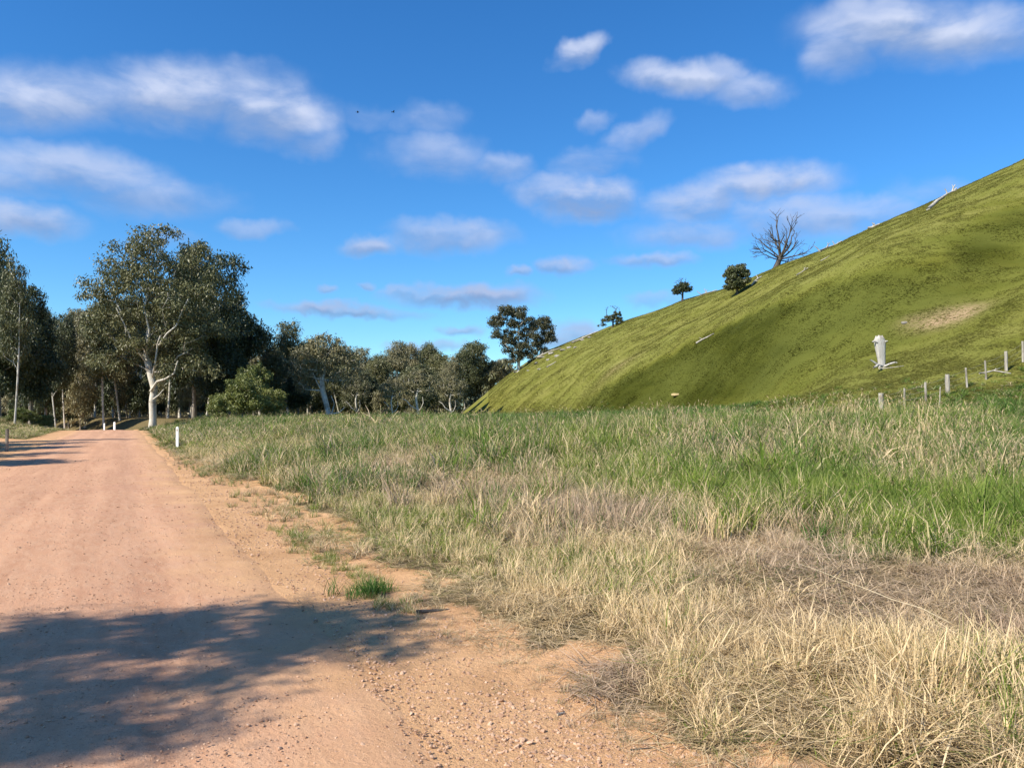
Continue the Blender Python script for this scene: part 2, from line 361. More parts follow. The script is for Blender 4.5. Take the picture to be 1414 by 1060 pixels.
# ------------------------------------------------------------------ ground, hill, road
def dirt_edge(Y):
    return np.interp(Y, [0, 3, 3.64, 4.35, 5.3, 5.94, 7.75, 10.5, 13.7, 17.8, 21, 25.5, 39.6, 60, 200],
                     [2.4, 1.9, 1.55, 1.15, 1.40, 1.05, 1.30, 1.35, 1.55, 1.6, .95, .6, .45, .4, .4])
def dirtiness(X, Y):
    e = X - (RC + RS * Y); d = road_d(X, Y); dl = -ROADW - d
    right = 1 - ss(e - dirt_edge(Y) + (fbm(X * 1.3, Y * 1.3, 40) - .5) * 1.3 + (fbm(X * 5, Y * 5, 41) - .5) * .5, -.35, .55)
    left = 1 - ss(dl, .6, 2.2)
    track = np.exp(-((Y - (.2 * dl + 43)) / 5.5) ** 2) * (1 - ss(dl, 20, 40))
    return np.where(d > -2.5, np.where(Y > 112, right * (d < .8), right), np.maximum(left, ss(track, .25, .55)))
angs = np.radians(np.concatenate([np.arange(-180, -46, 3), np.arange(-46, 48, .22), np.arange(48, 180.1, 3)])); angs[-1] = math.pi
rad = np.concatenate([[.02, .4, .8, 1.2], np.exp(np.linspace(math.log(1.6), math.log(3800), 300))])
A, R = np.meshgrid(angs, rad); GX = R * np.sin(A); GY = R * np.cos(A); GZ = land(GX, GY)
d = road_d(GX, GY); inr = ss(d, -ROADW + .1, -ROADW + .5) * (1 - ss(d, -.5, -.1)) * (GY < 150)
GZ = GZ - .06 * inr
nr, na = A.shape; idx = np.arange(nr * na).reshape(nr, na)
quads = np.stack([idx[:-1, :-1], idx[:-1, 1:], idx[1:, 1:], idx[1:, :-1]], -1).reshape(-1, 4)
_, _, _, _, _, HS, HW = hill_s(GX, GY)
ishill = ((HS > -.03) & (HW > .30) & (R < 1400)).ravel()
fh = ishill[quads].all(axis=1)
verts = np.stack([GX, GY, GZ], -1).reshape(-1, 3)
def submesh(name, q, mat, **at_):
    used = np.unique(q); mp = np.full(len(verts), -1); mp[used] = np.arange(len(used))
    return make_mesh(name, verts[used], mp[q][:, ::-1].copy(), [mat], True, {k: v.ravel()[used] for k, v in at_.items()})
dirt = dirtiness(GX, GY)
grassy = (1 - .9 * ss(GY, 92, 104) * (A < -.3)) * np.clip(ss(R, 14, 45) * .8 + ss(R, 90, 120) * .5 + (fbm(GX * .3, GY * .3, 50) - .45), 0, 1)
link('ground', submesh('ground', quads[~fh], m_ground, dirt=dirt, grassy=grassy))['kind'] = 'structure'
TH = A; cs = np.interp(TH, CREASE_TH, CREASE_S); q = HS - cs
wob = (fbm(GX * .06, GY * .06, 60) - .5) * .16
def shade_mottle_at(X, Y, th, s_):  # shade of the hill fold painted as darker grass, plus random mottling
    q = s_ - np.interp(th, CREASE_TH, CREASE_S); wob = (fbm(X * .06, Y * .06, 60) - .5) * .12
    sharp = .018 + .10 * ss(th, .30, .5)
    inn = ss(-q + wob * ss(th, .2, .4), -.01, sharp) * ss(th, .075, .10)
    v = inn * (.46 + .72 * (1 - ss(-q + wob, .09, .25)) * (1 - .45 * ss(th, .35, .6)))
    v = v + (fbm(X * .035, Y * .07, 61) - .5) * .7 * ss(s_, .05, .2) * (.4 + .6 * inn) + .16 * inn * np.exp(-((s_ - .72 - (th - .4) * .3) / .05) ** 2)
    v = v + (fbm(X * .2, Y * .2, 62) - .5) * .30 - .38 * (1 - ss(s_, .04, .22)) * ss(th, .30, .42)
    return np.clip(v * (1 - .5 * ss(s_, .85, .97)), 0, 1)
lush = shade_mottle_at(GX, GY, TH, HS)
def spot(px, py, rr_):
    h = hit(px, py); return np.exp(-(((GX - h.x) ** 2 + (GY - h.y) ** 2) / rr_ ** 2))
bare = np.clip(spot(1316, 438, 1.9) * .9 + spot(1300, 445, 1.3) * .6 + spot(1340, 428, 1.4) * .5 + spot(1262, 446, 1.2) * .5 + spot(855, 505, 3.0) * .5, 0, 1)
dry = np.clip(ss(HS, .86, 1.0) * .7 * (1 - ss(TH, .14, .3)) + .35 * ss(HS, .9, 1.05), 0, 1)
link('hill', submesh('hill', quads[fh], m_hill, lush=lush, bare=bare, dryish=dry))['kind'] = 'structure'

Ys = np.concatenate([np.arange(-30, 0, 1.0), np.arange(0, 30, .16), np.arange(30, 140, .5)])
ac = np.linspace(-ROADW - .75, .75, 60)
AC, YY = np.meshgrid(ac, Ys)
edge = (fbm(YY * .55, YY * 0 + 3, 70) - .5) * .45; edgel = (fbm(YY * .5, YY * 0 + 9, 71) - .5) * .8
bend = np.maximum(0, YY - 92) ** 2 * .010
XX = RC + RS * YY - bend + AC / CA
inside = (1 - ss(AC, edge - .55, edge + .42)) * ss(AC, -ROADW - .25 + edgel, -ROADW + .15 + edgel)
mid = (AC + ROADW / 2) / (ROADW / 2)
rut = -.018 * (np.exp(-((AC + 1.2) / .28) ** 2) + np.exp(-((AC + 2.9) / .28) ** 2) + np.exp(-((AC + 4.4) / .25) ** 2))
wind = .022 * np.exp(-((AC - edge + .25) / .16) ** 2) * (.4 + fbm(YY * 3, AC * 5, 72))
RZ = land(XX, YY) - .05 + inside * (.056 + .05 * (1 - np.clip(np.abs(mid), 0, 1) ** 2)) + inside * (rut + wind + .014 * (fbm(XX * 5, YY * 5, 73) - .5))
rv = np.stack([XX, YY, RZ], -1).reshape(-1, 3); n0, n1_ = XX.shape; ix = np.arange(n0 * n1_).reshape(n0, n1_)
rq = np.stack([ix[:-1, :-1], ix[:-1, 1:], ix[1:, 1:], ix[1:, :-1]], -1).reshape(-1, 4)
ro = link('dirt_road', make_mesh('dirt_road', rv, rq, [m_road], True, dict(along=YY.ravel() / CA, across=AC.ravel()))); ro['kind'] = 'structure'

# ------------------------------------------------------------------ tubes, skeletons, leaves
def tubes(P0_, P1_, R0_, R1_, sides=6):
    P0_ = np.asarray(P0_, float); P1_ = np.asarray(P1_, float); n = len(P0_)
    ax = P1_ - P0_; L = np.linalg.norm(ax, axis=1, keepdims=True) + 1e-9; ax = ax / L
    up = np.where(np.abs(ax[:, 2:3]) > .95, np.array([[1., 0, 0]]), np.array([[0, 0, 1.]]))
    u = np.cross(ax, up); u /= np.linalg.norm(u, axis=1, keepdims=True); v = np.cross(ax, u)
    t = np.linspace(0, 2 * math.pi, sides, endpoint=False)
    ring = u[:, None, :] * np.cos(t)[None, :, None] + v[:, None, :] * np.sin(t)[None, :, None]
    a = P0_[:, None, :] + ring * np.asarray(R0_)[:, None, None]; b = P1_[:, None, :] + ring * np.asarray(R1_)[:, None, None]
    V = np.concatenate([a, b], 1).reshape(-1, 3)
    k = np.arange(sides); k2 = (k + 1) % sides
    f = np.stack([k, k2, k2 + sides, k + sides], -1)[None] + (np.arange(n) * 2 * sides)[:, None, None]
    return V, f.reshape(-1, 4)
def skeleton(rng, trunk, tips, r_base, r_tip=.02, wig=.10, up_bias=1.0, sub=3, power=.72):
    """grow limbs from a trunk path to the given tips; returns nodes, parents, radii"""
    nodes = [np.array(p, float) for p in trunk]; par = [-1] + list(range(len(trunk) - 1)); plen = [0.0]
    for i in range(1, len(nodes)): plen.append(plen[-1] + np.linalg.norm(nodes[i] - nodes[i - 1]))
    first = max(1, int(len(trunk) * .45))
    order = np.argsort([min(np.linalg.norm(t - n) for n in nodes[first:]) for t in tips])
    for k in order:
        t = tips[k]; Nn = np.array(nodes); D = t - Nn; dist = np.linalg.norm(D, axis=1)
        cost = dist + .28 * np.array(plen) + up_bias * np.maximum(0, -(D[:, 2]) + .2 * dist) * .8
        cost[:first] += 1e3
        j = int(np.argmin(cost)); p = nodes[j]; L = dist[j]
        if L < 1e-3: continue
        sag = rng.normal(0, wig * L, 3) ; sag[2] = abs(sag[2]) * .3 * (1 if rng.rand() < .7 else -1)
        pv = j
        for s in range(1, sub + 1):
            f = s / sub; q = p + (t - p) * f + sag * math.sin(math.pi * f) + rng.normal(0, .03 * L, 3) * (f < 1)
            nodes.append(q); par.append(pv); plen.append(plen[pv] + np.linalg.norm(q - nodes[pv])); pv = len(nodes) - 1
    nodes = np.array(nodes); n = len(nodes); load = np.zeros(n); kids = np.zeros(n, int)
    for i in range(n):
        if par[i] >= 0: kids[par[i]] += 1
    for i in range(n - 1, -1, -1):
        if kids[i] == 0: load[i] += 1
        if par[i] >= 0: load[par[i]] += load[i]
    rad_ = r_tip * np.maximum(load, 1) ** power; nt = len(trunk)
    k = r_base / max(rad_[0], 1e-6)
    rad_ = r_tip + (rad_ - r_tip) * (r_base - r_tip) / max(rad_[0] - r_tip, 1e-6)
    return nodes, np.array(par), rad_
def skel_mesh(name, nodes, par, rad_, mat, sides=6, flare=1.35):
    i = np.nonzero(par >= 0)[0]; r0 = rad_[par[i]].copy(); r1 = rad_[i].copy()
    big = r0 > r1 * 1.9; r0[big & (par[i] > 0)] = r1[big & (par[i] > 0)] * 1.5
    r0[par[i] == 0] *= flare
    p0 = nodes[par[i]]; p1 = nodes[i]
    V, f = tubes(p0, p1, r0, r1, sides)
    return make_mesh(name, V, f, [mat], True)
def leaves(rng, C, RCL, n_each, ln, wd, droop=.6, flat=.65, shell=.55):
    """clumps of leaf blades: centres C, radii RCL"""
    C = np.asarray(C, float); m = len(C); k = (np.asarray(n_each) * np.ones(m)).astype(int); ci = np.repeat(np.arange(m), k); n = len(ci)
    dv = rng.normal(0, 1, (n, 3)); dv /= np.linalg.norm(dv, axis=1, keepdims=True)
    rr_ = (shell + (1 - shell) * rng.rand(n)) * (.85 + .3 * rng.rand(n)); rr_ *= np.where(rng.rand(n) < .15, 1.25, 1)
    P = C[ci] + dv * (rr_ * np.asarray(RCL)[ci])[:, None] * np.array([1, 1, flat])
    d1 = rng.normal(0, 1, (n, 3)); d1[:, 2] -= droop * 2; d1 += dv * .7; d1 /= np.linalg.norm(d1, axis=1, keepdims=True)
    nn = rng.normal(0, 1, (n, 3)) + dv * .9 + np.array([0, 0, .5]); s = np.cross(d1, nn); s /= np.linalg.norm(s, axis=1, keepdims=True) + 1e-9
    L = ln * (.6 + .8 * rng.rand(n))[:, None]; Wd = wd * (.6 + .8 * rng.rand(n))[:, None]
    V = np.stack([P - d1 * L * .5, P - s * Wd * .5, P + d1 * L * .5, P + s * Wd * .5], 1).reshape(-1, 3)
    f = np.arange(n * 4).reshape(n, 4)
    lr = np.repeat(rng.rand(n), 4); cr = np.repeat(rng.rand(m)[ci], 4)
    return V, f, lr, cr
def crown_mesh(name, rng, C, RCL, n_each, ln, wd, mat, **kw):
    V, f, lr, cr = leaves(rng, C, RCL, n_each, ln, wd, **kw); return make_mesh(name, V, f, [mat], False, dict(lr=lr, cr=cr))
def sample_lobes(rng, lobes, n, gap):
    """points spread through overlapping ellipsoids, mostly towards their outsides"""
    vol = np.array([l[3] * l[4] * l[5] for l in lobes]) ** .8; vol /= vol.sum(); pts = []
    tries = 0
    while len(pts) < n and tries < n * 40:
        tries += 1; l = lobes[rng.choice(len(lobes), p=vol)]
        v = rng.normal(0, 1, 3); v /= np.linalg.norm(v); r_ = rng.rand() ** (1 / 5.0)
        if v[2] < -.5: v[2] *= .5
        p = np.array(l[:3]) + v * r_ * np.array(l[3:6])
        if all(np.linalg.norm(p - q) > gap for q in pts): pts.append(p)
    return np.array(pts)
VAR = {}
def variant(key, seed, H, lobes, n, gap, clump, per, leaf, mat, bark, r_base, trunk_top, lean=(0, 0), shell=.5, flat=.62, droop=.6, sides=6, fork=None, tip=.025):
    rng = np.random.RandomState(seed)
    tr = []; tn = 7
    for i in range(tn + 1):
        f = i / tn; tr.append(np.array([lean[0] * f + .012 * H * math.sin(3.1 * f + seed) * f, lean[1] * f + .012 * H * math.cos(2.3 * f + seed) * f, trunk_top * f - .3 * (1 - f)]))
    C = sample_lobes(rng, lobes, n, gap)
    tips = C if len(C) < 130 else C[:130]
    nodes, par, rad_ = skeleton(rng, tr, list(tips), r_base, tip)
    RCL = clump * (.65 + .7 * rng.rand(len(C)))
    if fork:
        for (a, b, rr0) in fork: pass
    VAR[key] = (skel_mesh(key + '_trunk', nodes, par, rad_, bark, sides), crown_mesh(key + '_crown', rng, C, RCL, (per * (RCL / clump) ** 1.6).astype(int) + 6, leaf[0], leaf[1], mat, shell=shell, flat=flat, droop=droop), H)
def rnd_lobes(rng, H, W_, z0, n, sq=.8):
    """lobes heaped into a crown W_ wide between z0 and H"""
    L = []
    for i in range(n):
        f = rng.rand(); a = rng.rand() * 6.28; zz_ = z0 + (H - z0) * (.22 + .62 * f); w = W_ / 2 * (1 - .55 * abs(f - .4) * 1.4)
        s = W_ * (.17 + .10 * rng.rand()); rr_ = max(0, w - s) * (.5 + .5 * rng.rand())
        zz_ = min(zz_, H - s * sq); L.append((rr_ * math.cos(a), rr_ * math.sin(a), zz_, s, s, s * sq))
    L.append((0, 0, H - W_ * .2, W_ * .2, W_ * .2, W_ * .18)); L.append((0, 0, (z0 + H) / 2, W_ * .25, W_ * .25, (H - z0) * .32)); return L
def place_tree(name, key, loc, H, Wf=1.0, rz=0.0, **t):
    tm, cm, h = VAR[key]; s = H / h
    e = empty(name, loc, rz, (s * Wf, s * Wf, s))
    link('trunk', tm, e)
    if cm is not None: link('crown', cm, e)
    tag(e, **t); return e

rngL = np.random.RandomState(5)
# the big pale gum by the bend
hero_lobes = [(-5.2, 0, 17.2, 2.6, 3, 2.6), (-3.0, 1, 20.8, 3.0, 3, 2.4), (0.6, 0, 22.6, 3.6, 3.4, 2.4), (3.6, 0, 20.8, 2.8, 3, 2.4), (5.6, 1, 17.5, 2.6, 3, 2.6),
              (-1.4, -1, 16.6, 3.4, 3, 2.8), (2.4, -1.5, 15.2, 3.2, 3, 2.8), (-4.2, -.5, 12.2, 2.6, 2.6, 2.6), (-.4, -1.8, 11.0, 2.8, 2, 2.4), (4.4, -1, 11.2, 2.6, 2.6, 2.4),
              (5.6, -.6, 7.8, 2.0, 2, 1.6), (-5.2, 0, 8.2, 1.8, 2, 1.8), (2.6, -1.6, 7.6, 1.6, 1.6, 1.3), (0, 0, 18.5, 4.5, 3, 3.0), (-3, 0, 14.5, 3.5, 3, 2.5), (3.5, 0, 13, 3.5, 3, 2.5), (-2, 1, 9.5, 3, 2, 2), (2, 1.5, 10, 4, 2, 2.5), (-6.2, 0, 14.8, 1.4, 1.4, 1.6), (6.6, .5, 13.0, 2.4, 2.4, 2.8), (7.0, .5, 17.5, 2.2, 2.2, 2.2)]
rng = np.random.RandomState(11)
C = sample_lobes(rng, hero_lobes, 300, .90)
tr = [(0, 0, -.4), (.1, 0, 1.5), (.05, 0, 3.6), (.25, 0, 5.2), (-.25, .1, 7.2), (-.7, .1, 9.2), (-.6, .2, 11.5), (-.2, .3, 14), (.2, .2, 17), (.4, .1, 20)]
nodes, par, rad_ = skeleton(rng, [np.array(p) for p in tr], list(C[:150]), .40, .03, wig=.11)
RCL = 1.15 * (.55 + .8 * rng.rand(len(C)))
limb = [(.1, -.5, 4.9), (1.2, -1.4, 6.0), (2.4, -2.0, 6.3), (3.4, -2.3, 6.9), (3.9, -2.5, 8.4)]
limb2 = [(1.6, -1.8, 10.3), (2.8, -2.6, 11.6), (3.9, -3.0, 12.4), (4.6, -3.1, 14.2), (5.2, -3.0, 15.6)]; limb3 = [(.5, -.8, 3.9), (1.3, -1.2, 4.4), (2.0, -1.6, 5.1)]
limb4 = [(-.6, -.3, 8.5), (-1.3, -1.6, 10.5), (-1.8, -2.4, 12.6), (-2.6, -2.6, 14.6)]; limb5 = [(-.5, -.4, 9.5), (.6, -1.9, 12.0), (.4, -2.7, 14.6), (1.0, -2.8, 17.0)]
limb6 = [(.2, -.4, 6.6), (1.2, -1.9, 8.0), (1.6, -2.2, 10.4), (2.0, -2.4, 11.4)]
def path_edges(paths):
    a, b, r0, r1 = [], [], [], []
    for pts, ra, rb_ in paths:
        for i in range(len(pts) - 1):
            f0 = i / (len(pts) - 1); f1 = (i + 1) / (len(pts) - 1)
            a.append(pts[i]); b.append(pts[i + 1]); r0.append(ra + (rb_ - ra) * f0); r1.append(ra + (rb_ - ra) * f1)
    return a, b, r0, r1
def add_tubes(me_v, me_f, paths, sides=7):
    a, b, r0, r1 = path_edges(paths); v, f = tubes(a, b, r0, r1, sides); return np.concatenate([me_v, v]), np.concatenate([me_f, f + len(me_v)])
i = np.nonzero(par >= 0)[0]; r0 = rad_[par[i]].copy(); r1 = rad_[i]; big = (r0 > r1 * 1.9) & (par[i] > 0); r0[big] = r1[big] * 1.5; r0[par[i] == 0] *= 1.3
V, f = tubes(nodes[par[i]], nodes[i], r0, r1, 8)
V, f = add_tubes(V, f, [(limb, .17, .07), (limb2, .13, .05), (limb3, .10, .04), (limb4, .12, .05), (limb5, .13, .05), (limb6, .11, .07)])
hm = make_mesh('hero_trunk', V, f, [m_pale], True)
hc = crown_mesh('hero_crown', rng, C, RCL, (135 * (RCL / 1.15) ** 1.6).astype(int), .38, .13, m_gum, shell=.25, flat=.8, droop=.9)
VAR['hero'] = (hm, hc, 25.0)

# kinds used again and again
for k in range(2):
    r_ = np.random.RandomState(30 + k)
    variant('dense%d' % k, 40 + k, 18, rnd_lobes(r_, 18, 12, .6, 17), 190, .9, 1.25, 190, (.40, .16), m_dark, m_greybark, .34, 12, shell=.25, flat=.85)
for k in range(4):
    r_ = np.random.RandomState(50 + k)
    variant('slender%d' % k, 60 + k, 18, rnd_lobes(r_, 18, 7, 3.4 + 1.8 * (k % 3), 13, 1.0), 105, .8, 1.0, 95, (.40, .13), m_gum if k < 2 else m_brown, m_pale, .14 + .02 * k, 13, lean=(1.3 * (k - 1.5), .4), shell=.1, flat=.95, droop=.9)
for k in range(4):
    r_ = np.random.RandomState(70 + k)
    variant('round%d' % k, 80 + k, 15, rnd_lobes(r_, 15, 11, .8, 15), 140, 1.0, 1.25, 120, (.46, .18), m_brown if k % 2 == 0 else m_gum, m_pale if k > 1 else m_greybark, .24, 10, shell=.2, flat=.85)
for k in range(2):
    r_ = np.random.RandomState(90 + k)
    variant('bush%d' % k, 95 + k, 5, rnd_lobes(r_, 5, 7.5, .1, 11, .6), 90, .5, .62, 130, (.26, .11), m_wattle, m_greybark, .12, 3, shell=.3, flat=.7, tip=.012)
variant('scrub0', 99, 4, rnd_lobes(np.random.RandomState(98), 4, 6, .1, 9, .6), 60, .6, .62, 70, (.30, .10), m_brown, m_greybark, .10, 2.4, shell=.2, tip=.015)
variant('scrub1', 101, 4, rnd_lobes(np.random.RandomState(97), 4, 5, .1, 9, .7), 60, .6, .62, 90, (.30, .12), m_dark, m_greybark, .10, 2.4, shell=.2, tip=.015)
# the umbrella gum at the foot of the ridge, in clumps with sky between
um = [(-6.2, 0, 14.2, 2.2, 2.4, 2.0), (-3.4, 0, 17.2, 2.8, 2.8, 1.9), (.2, 0, 16.6, 2.4, 2.6, 1.9), (3.0, 0, 13.8, 2.4, 2.6, 2.0), (7.4, 0, 13.6, 2.6, 2.6, 2.2), (8.8, 0, 9.8, 1.8, 2, 1.8),
      (-5.6, 0, 10.6, 2.2, 2, 1.6), (-1.6, 0, 12.0, 2.6, 2.4, 2.0), (0.6, 0, 8.0, 2.8, 2.4, 2.0), (4.4, 0, 8.6, 2.8, 2.4, 2.0), (-3.4, 0, 6.4, 2.2, 2, 1.6), (6.4, 0, 5.6, 2.2, 2, 1.6), (2, 0, 4.4, 2.4, 2, 1.4), (-1, 0, 14.6, 3, 2, 2.2), (3.6, 0, 11, 3, 2, 2), (-3, 0, 9, 2.6, 2, 1.8), (1, 0, 6, 4, 2, 2), (-2.5, 0, 3.5, 2.5, 2, 1.6), (5, 0, 3.5, 2.5, 2, 1.6), (6.5, 0, 9, 2.2, 2, 2.4)]
variant('umbrella', 120, 19, um, 200, .8, 1.15, 130, (.55, .22), m_umb, m_pale, .5, 11, shell=.2, flat=.85)

# ------------------------------------------------------------------ trees
tg = dict(cat='tree')
def height_for(px, Y, top_py):
    g = at(px, Y); return g, (EYE + (HY - top_py) / F * Y) - g.z
ONES = 'first second third fourth fifth sixth seventh eighth ninth tenth eleventh twelfth thirteenth fourteenth fifteenth sixteenth seventeenth eighteenth nineteenth twentieth'.split()
def nth(k): return ONES[k] if k < 20 else 'twenty-' + ONES[k - 20]
def ranks(xs): return {i: r for r, i in enumerate(sorted(range(len(xs)), key=lambda i: xs[i]))}
def T_(name, key, px, Y, top, wpx, rz, label, group=None, cat='tree', nativeW=None):
    g, H = height_for(px, Y, top); W0 = {'dense': 12.5, 'slend': 7.0, 'round': 11.5, 'bush0': 8.0, 'bush1': 8.0, 'scrub': 6.5, 'umbre': 18.0, 'hero': 13.5}[key[:5] if key != 'hero' else 'hero']
    Wf = (wpx / F * Y) / (W0 * H / VAR[key][2])
    g.z -= .05
    return place_tree(name, key, g, H, min(max(Wf, .55), 1.7), rz, label=label, cat=cat, group=group)
T_('gum_tree', 'hero', 210, 100, 311, 170, 0, 'tall spreading gum with a thick white trunk at the bend in the road')
T_('dark_tree', 'dense0', 268, 116, 332, 118, .4, 'dark dense tree rising just behind the tall white trunked gum')
T_('dark_tree', 'dense1', 314, 112, 350, 124, 1.9, 'very dark rounded tree that ends the tall clump on its right side')
T_('dark_tree', 'dense0', 300, 106, 440, 92, 3.0, 'low dark tree under the tall dark clump, behind the green wattles')
T_('dark_tree', 'dense1', -2, 78, 366, 122, .8, 'dark dense tree at the left edge beyond the side track')
T_('dark_tree', 'dense0', 42, 84, 392, 96, 2.2, 'dark tree between the left edge and the road, with a rounded top')
T_('dark_tree', 'dense1', 63, 114, 428, 52, 4.2, 'narrow dark tree nearest the left side of the road at the crest')
T_('gum_tree', 'slender1', -14, 84, 326, 92, .8, 'airy gum topping the dark trees at the left edge')
T_('gum_tree', 'slender0', 20, 71, 356, 60, 2.8, 'thin gum leaning out above the dark trees near the left edge')
roadwood = 'slender gums in the wood beyond the crest of the road'
woodL = [(78, 112, 440, 44), (90, 120, 432, 46), (103, 136, 426, 60), (118, 128, 422, 50), (131, 150, 418, 60), (144, 118, 412, 60), (156, 142, 420, 56), (166, 124, 424, 50),
                                     (178, 132, 430, 52), (192, 146, 420, 60), (232, 126, 400, 60), (248, 132, 420, 60), (262, 128, 430, 60), (112, 160, 434, 60), (172, 165, 410, 70), (220, 160, 390, 70), (70, 150, 436, 60), (50, 135, 430, 60), (28, 140, 430, 60), (285, 124, 430, 50)]
rk = ranks([t[0] for t in woodL])
for k, (px, Y, top, w) in enumerate(woodL):
    T_('gum_tree', 'slender%d' % (k % 4), px, Y, top, w, k * 1.3, nth(rk[k]) + ' slender gum from the left in the wood beyond the road crest', roadwood)
deep = 'bushy trees deep in the wood behind the road'
deepL = [(20, 170, 455, 70), (60, 175, 470, 80), (95, 180, 465, 80), (130, 185, 462, 80), (165, 190, 470, 80), (205, 185, 455, 80), (245, 180, 450, 80), (285, 175, 450, 80), (325, 170, 455, 80), (-30, 150, 440, 90), (-80, 130, 430, 100)]
rk = ranks([t[0] for t in deepL])
for k, (px, Y, top, w) in enumerate(deepL):
    T_('bushy_tree', 'round%d' % (k % 4), px, Y, top, w, k * 2.1, nth(rk[k]) + ' bushy tree from the left, deep behind the slender gums of the wood', deep)
under = 'scrub under the trees beyond the crest of the road'
for k, px in enumerate(range(-40, 345, 15)):
    T_('scrub_bush', 'scrub%d' % (k % 2), px + (k * 37 % 9), 122 + (k * 29) % 36, 536 - (k * 53) % 30, 40 + (k * 17) % 20, k * 1.7, nth(k) + ' dull scrub bush from the left among the trunks beyond the road crest', under, 'bush')
for (px, Y, top, w, k, lb) in [(335, 84, 516, 92, 0, 'broad bright green wattle bush at the foot of the dark tree clump'), (372, 88, 532, 70, 1, 'smaller bright green wattle bush to the right of the broad one'),
                               (302, 92, 540, 50, 1, 'low green wattle bush left of the broad bright one'), (350, 100, 500, 70, 0, 'taller olive wattle rising behind the bright green wattles'),
                               (28, 76, 562, 60, 0, 'low green bush on the grassy mound by the side track'), (60, 80, 570, 40, 1, 'small green bush on the end of the mound nearest the road')]:
    T_('wattle_bush', 'bush%d' % k, px, Y, top, w, px * .1, lb, None, 'bush')
# the wood goes on behind as one mass
rng = np.random.RandomState(77); C = []
for k in range(1500):
    px = rng.uniform(-420, 705); Y = rng.uniform(240, 330); p = at(px, Y); C.append((p.x, p.y, p.z + rng.uniform(-.5, 1) * 1 + rng.rand() ** 1.3 * (8.5 + 3 * math.sin(px * .05))))
V, f, lr, cr = leaves(rng, C, np.full(len(C), 2.6), 42, 1.3, .55, shell=.2, flat=.7)
fw = link('far_wood', make_mesh('far_wood', V, f, [m_brown], False, dict(lr=lr, cr=cr))); tag(fw, 'distant wood closing the valley behind the tree line', None, None, 'stuff')
rng = np.random.RandomState(78); C = []
for k in range(520):
    px = rng.uniform(-160, 632); Y = rng.uniform(150, 205); p = at(px, Y); C.append((p.x, p.y, p.z + rng.rand() * 2.6))
V, f, lr, cr = leaves(rng, C, np.full(len(C), 1.5), 60, .7, .28, shell=.2, flat=.7)
fu = link('undergrowth', make_mesh('undergrowth', V, f, [m_brown], False, dict(lr=lr, cr=cr))); tag(fu, 'tangled undergrowth among the trunks of the valley wood', None, None, 'stuff')
# line of trees across the valley
specs = [(398, 128, 443, 62, 'slender1', 'tall grey gum standing just right of the dark clump'), (376, 120, 476, 56, 'round1', 'olive tree below the tall grey gum, beside the dark clump'),
 (425, 150, 470, 56, 'round3', 'rounded grey gum left of the leaning white trunk'), (412, 122, 500, 54, 'dense0', 'small dark tree left of the leaning white trunked gum'),
 (592, 205, 473, 60, 'round1', 'taller tree standing up in the middle of the valley tree line'), (657, 250, 471, 62, 'round3', 'large rounded olive tree left of the umbrella shaped gum'),
 (578, 140, 503, 84, 'round1', 'spreading olive tree standing in front of the middle of the valley tree line'), (624, 170, 494, 52, 'round0', 'dull tree between the middle peak and the rounded olive tree'),
 (682, 252, 498, 44, 'round2', 'small tree under the left side of the umbrella shaped gum'), (605, 150, 522, 56, 'scrub0', 'low scrubby tree in front of the valley tree line near the hill')]
for k, (px, Y, top, w, key, lb) in enumerate(specs): T_('valley_tree', key, px, Y, top, w, k * 1.9 + .3, lb)
line = 'trees of the line across the valley'
lineL = [(440, 180, 476, 50), (462, 185, 474, 52), (482, 175, 478, 50), (502, 190, 482, 52), (520, 180, 480, 50), (536, 200, 484, 52), (551, 185, 478, 52), (568, 195, 487, 52), (606, 190, 484, 50),
                                     (624, 210, 490, 52), (642, 245, 486, 50), (672, 252, 492, 46), (470, 150, 505, 58), (496, 145, 515, 60), (522, 150, 508, 60), (548, 145, 520, 56), (600, 160, 510, 60), (618, 160, 512, 50), (628, 175, 520, 44), (668, 252, 514, 40),
                                     (430, 220, 488, 60), (470, 230, 490, 60), (520, 235, 492, 60), (570, 230, 490, 60), (610, 235, 492, 60), (650, 250, 494, 50), (395, 180, 480, 60), (360, 150, 470, 70), (622, 185, 520, 44), (385, 140, 520, 60), (678, 255, 506, 40), (694, 258, 500, 40)]
fr = [t[1] < 177 for t in lineL]; rk = ranks([t[0] + (0 if f_ else 5000) for t, f_ in zip(lineL, fr)]); nf_ = sum(fr)
for k, (px, Y, top, w) in enumerate(lineL):
    T_('valley_tree', ('slender%d' % (k % 4)) if k % 3 == 0 else 'round%d' % ((k * 3 + 1) % 4), px, Y, top + (-12, 4, 8, -5, 10, 0, -8)[k % 7], w * (1.0 if k % 3 else .8), k * 2.7, (nth(rk[k]) + ' gum from the left in the front row of the valley tree line') if fr[k] else (nth(rk[k] - nf_) + ' gum from the left in the back row of the valley tree line'), line)
low = 'scrub along the foot of the valley tree line'
for k, px in enumerate(range(395, 632, 17)):
    T_('scrub_bush', ['scrub0', 'scrub1'][k % 2], px, 132 + (k * 31) % 34, 538 - (k * 41) % 18, 42 + (k * 13) % 14, k * 1.1, nth(k) + ' scrub bush from the left along the foot of the valley tree line', low, 'bush')
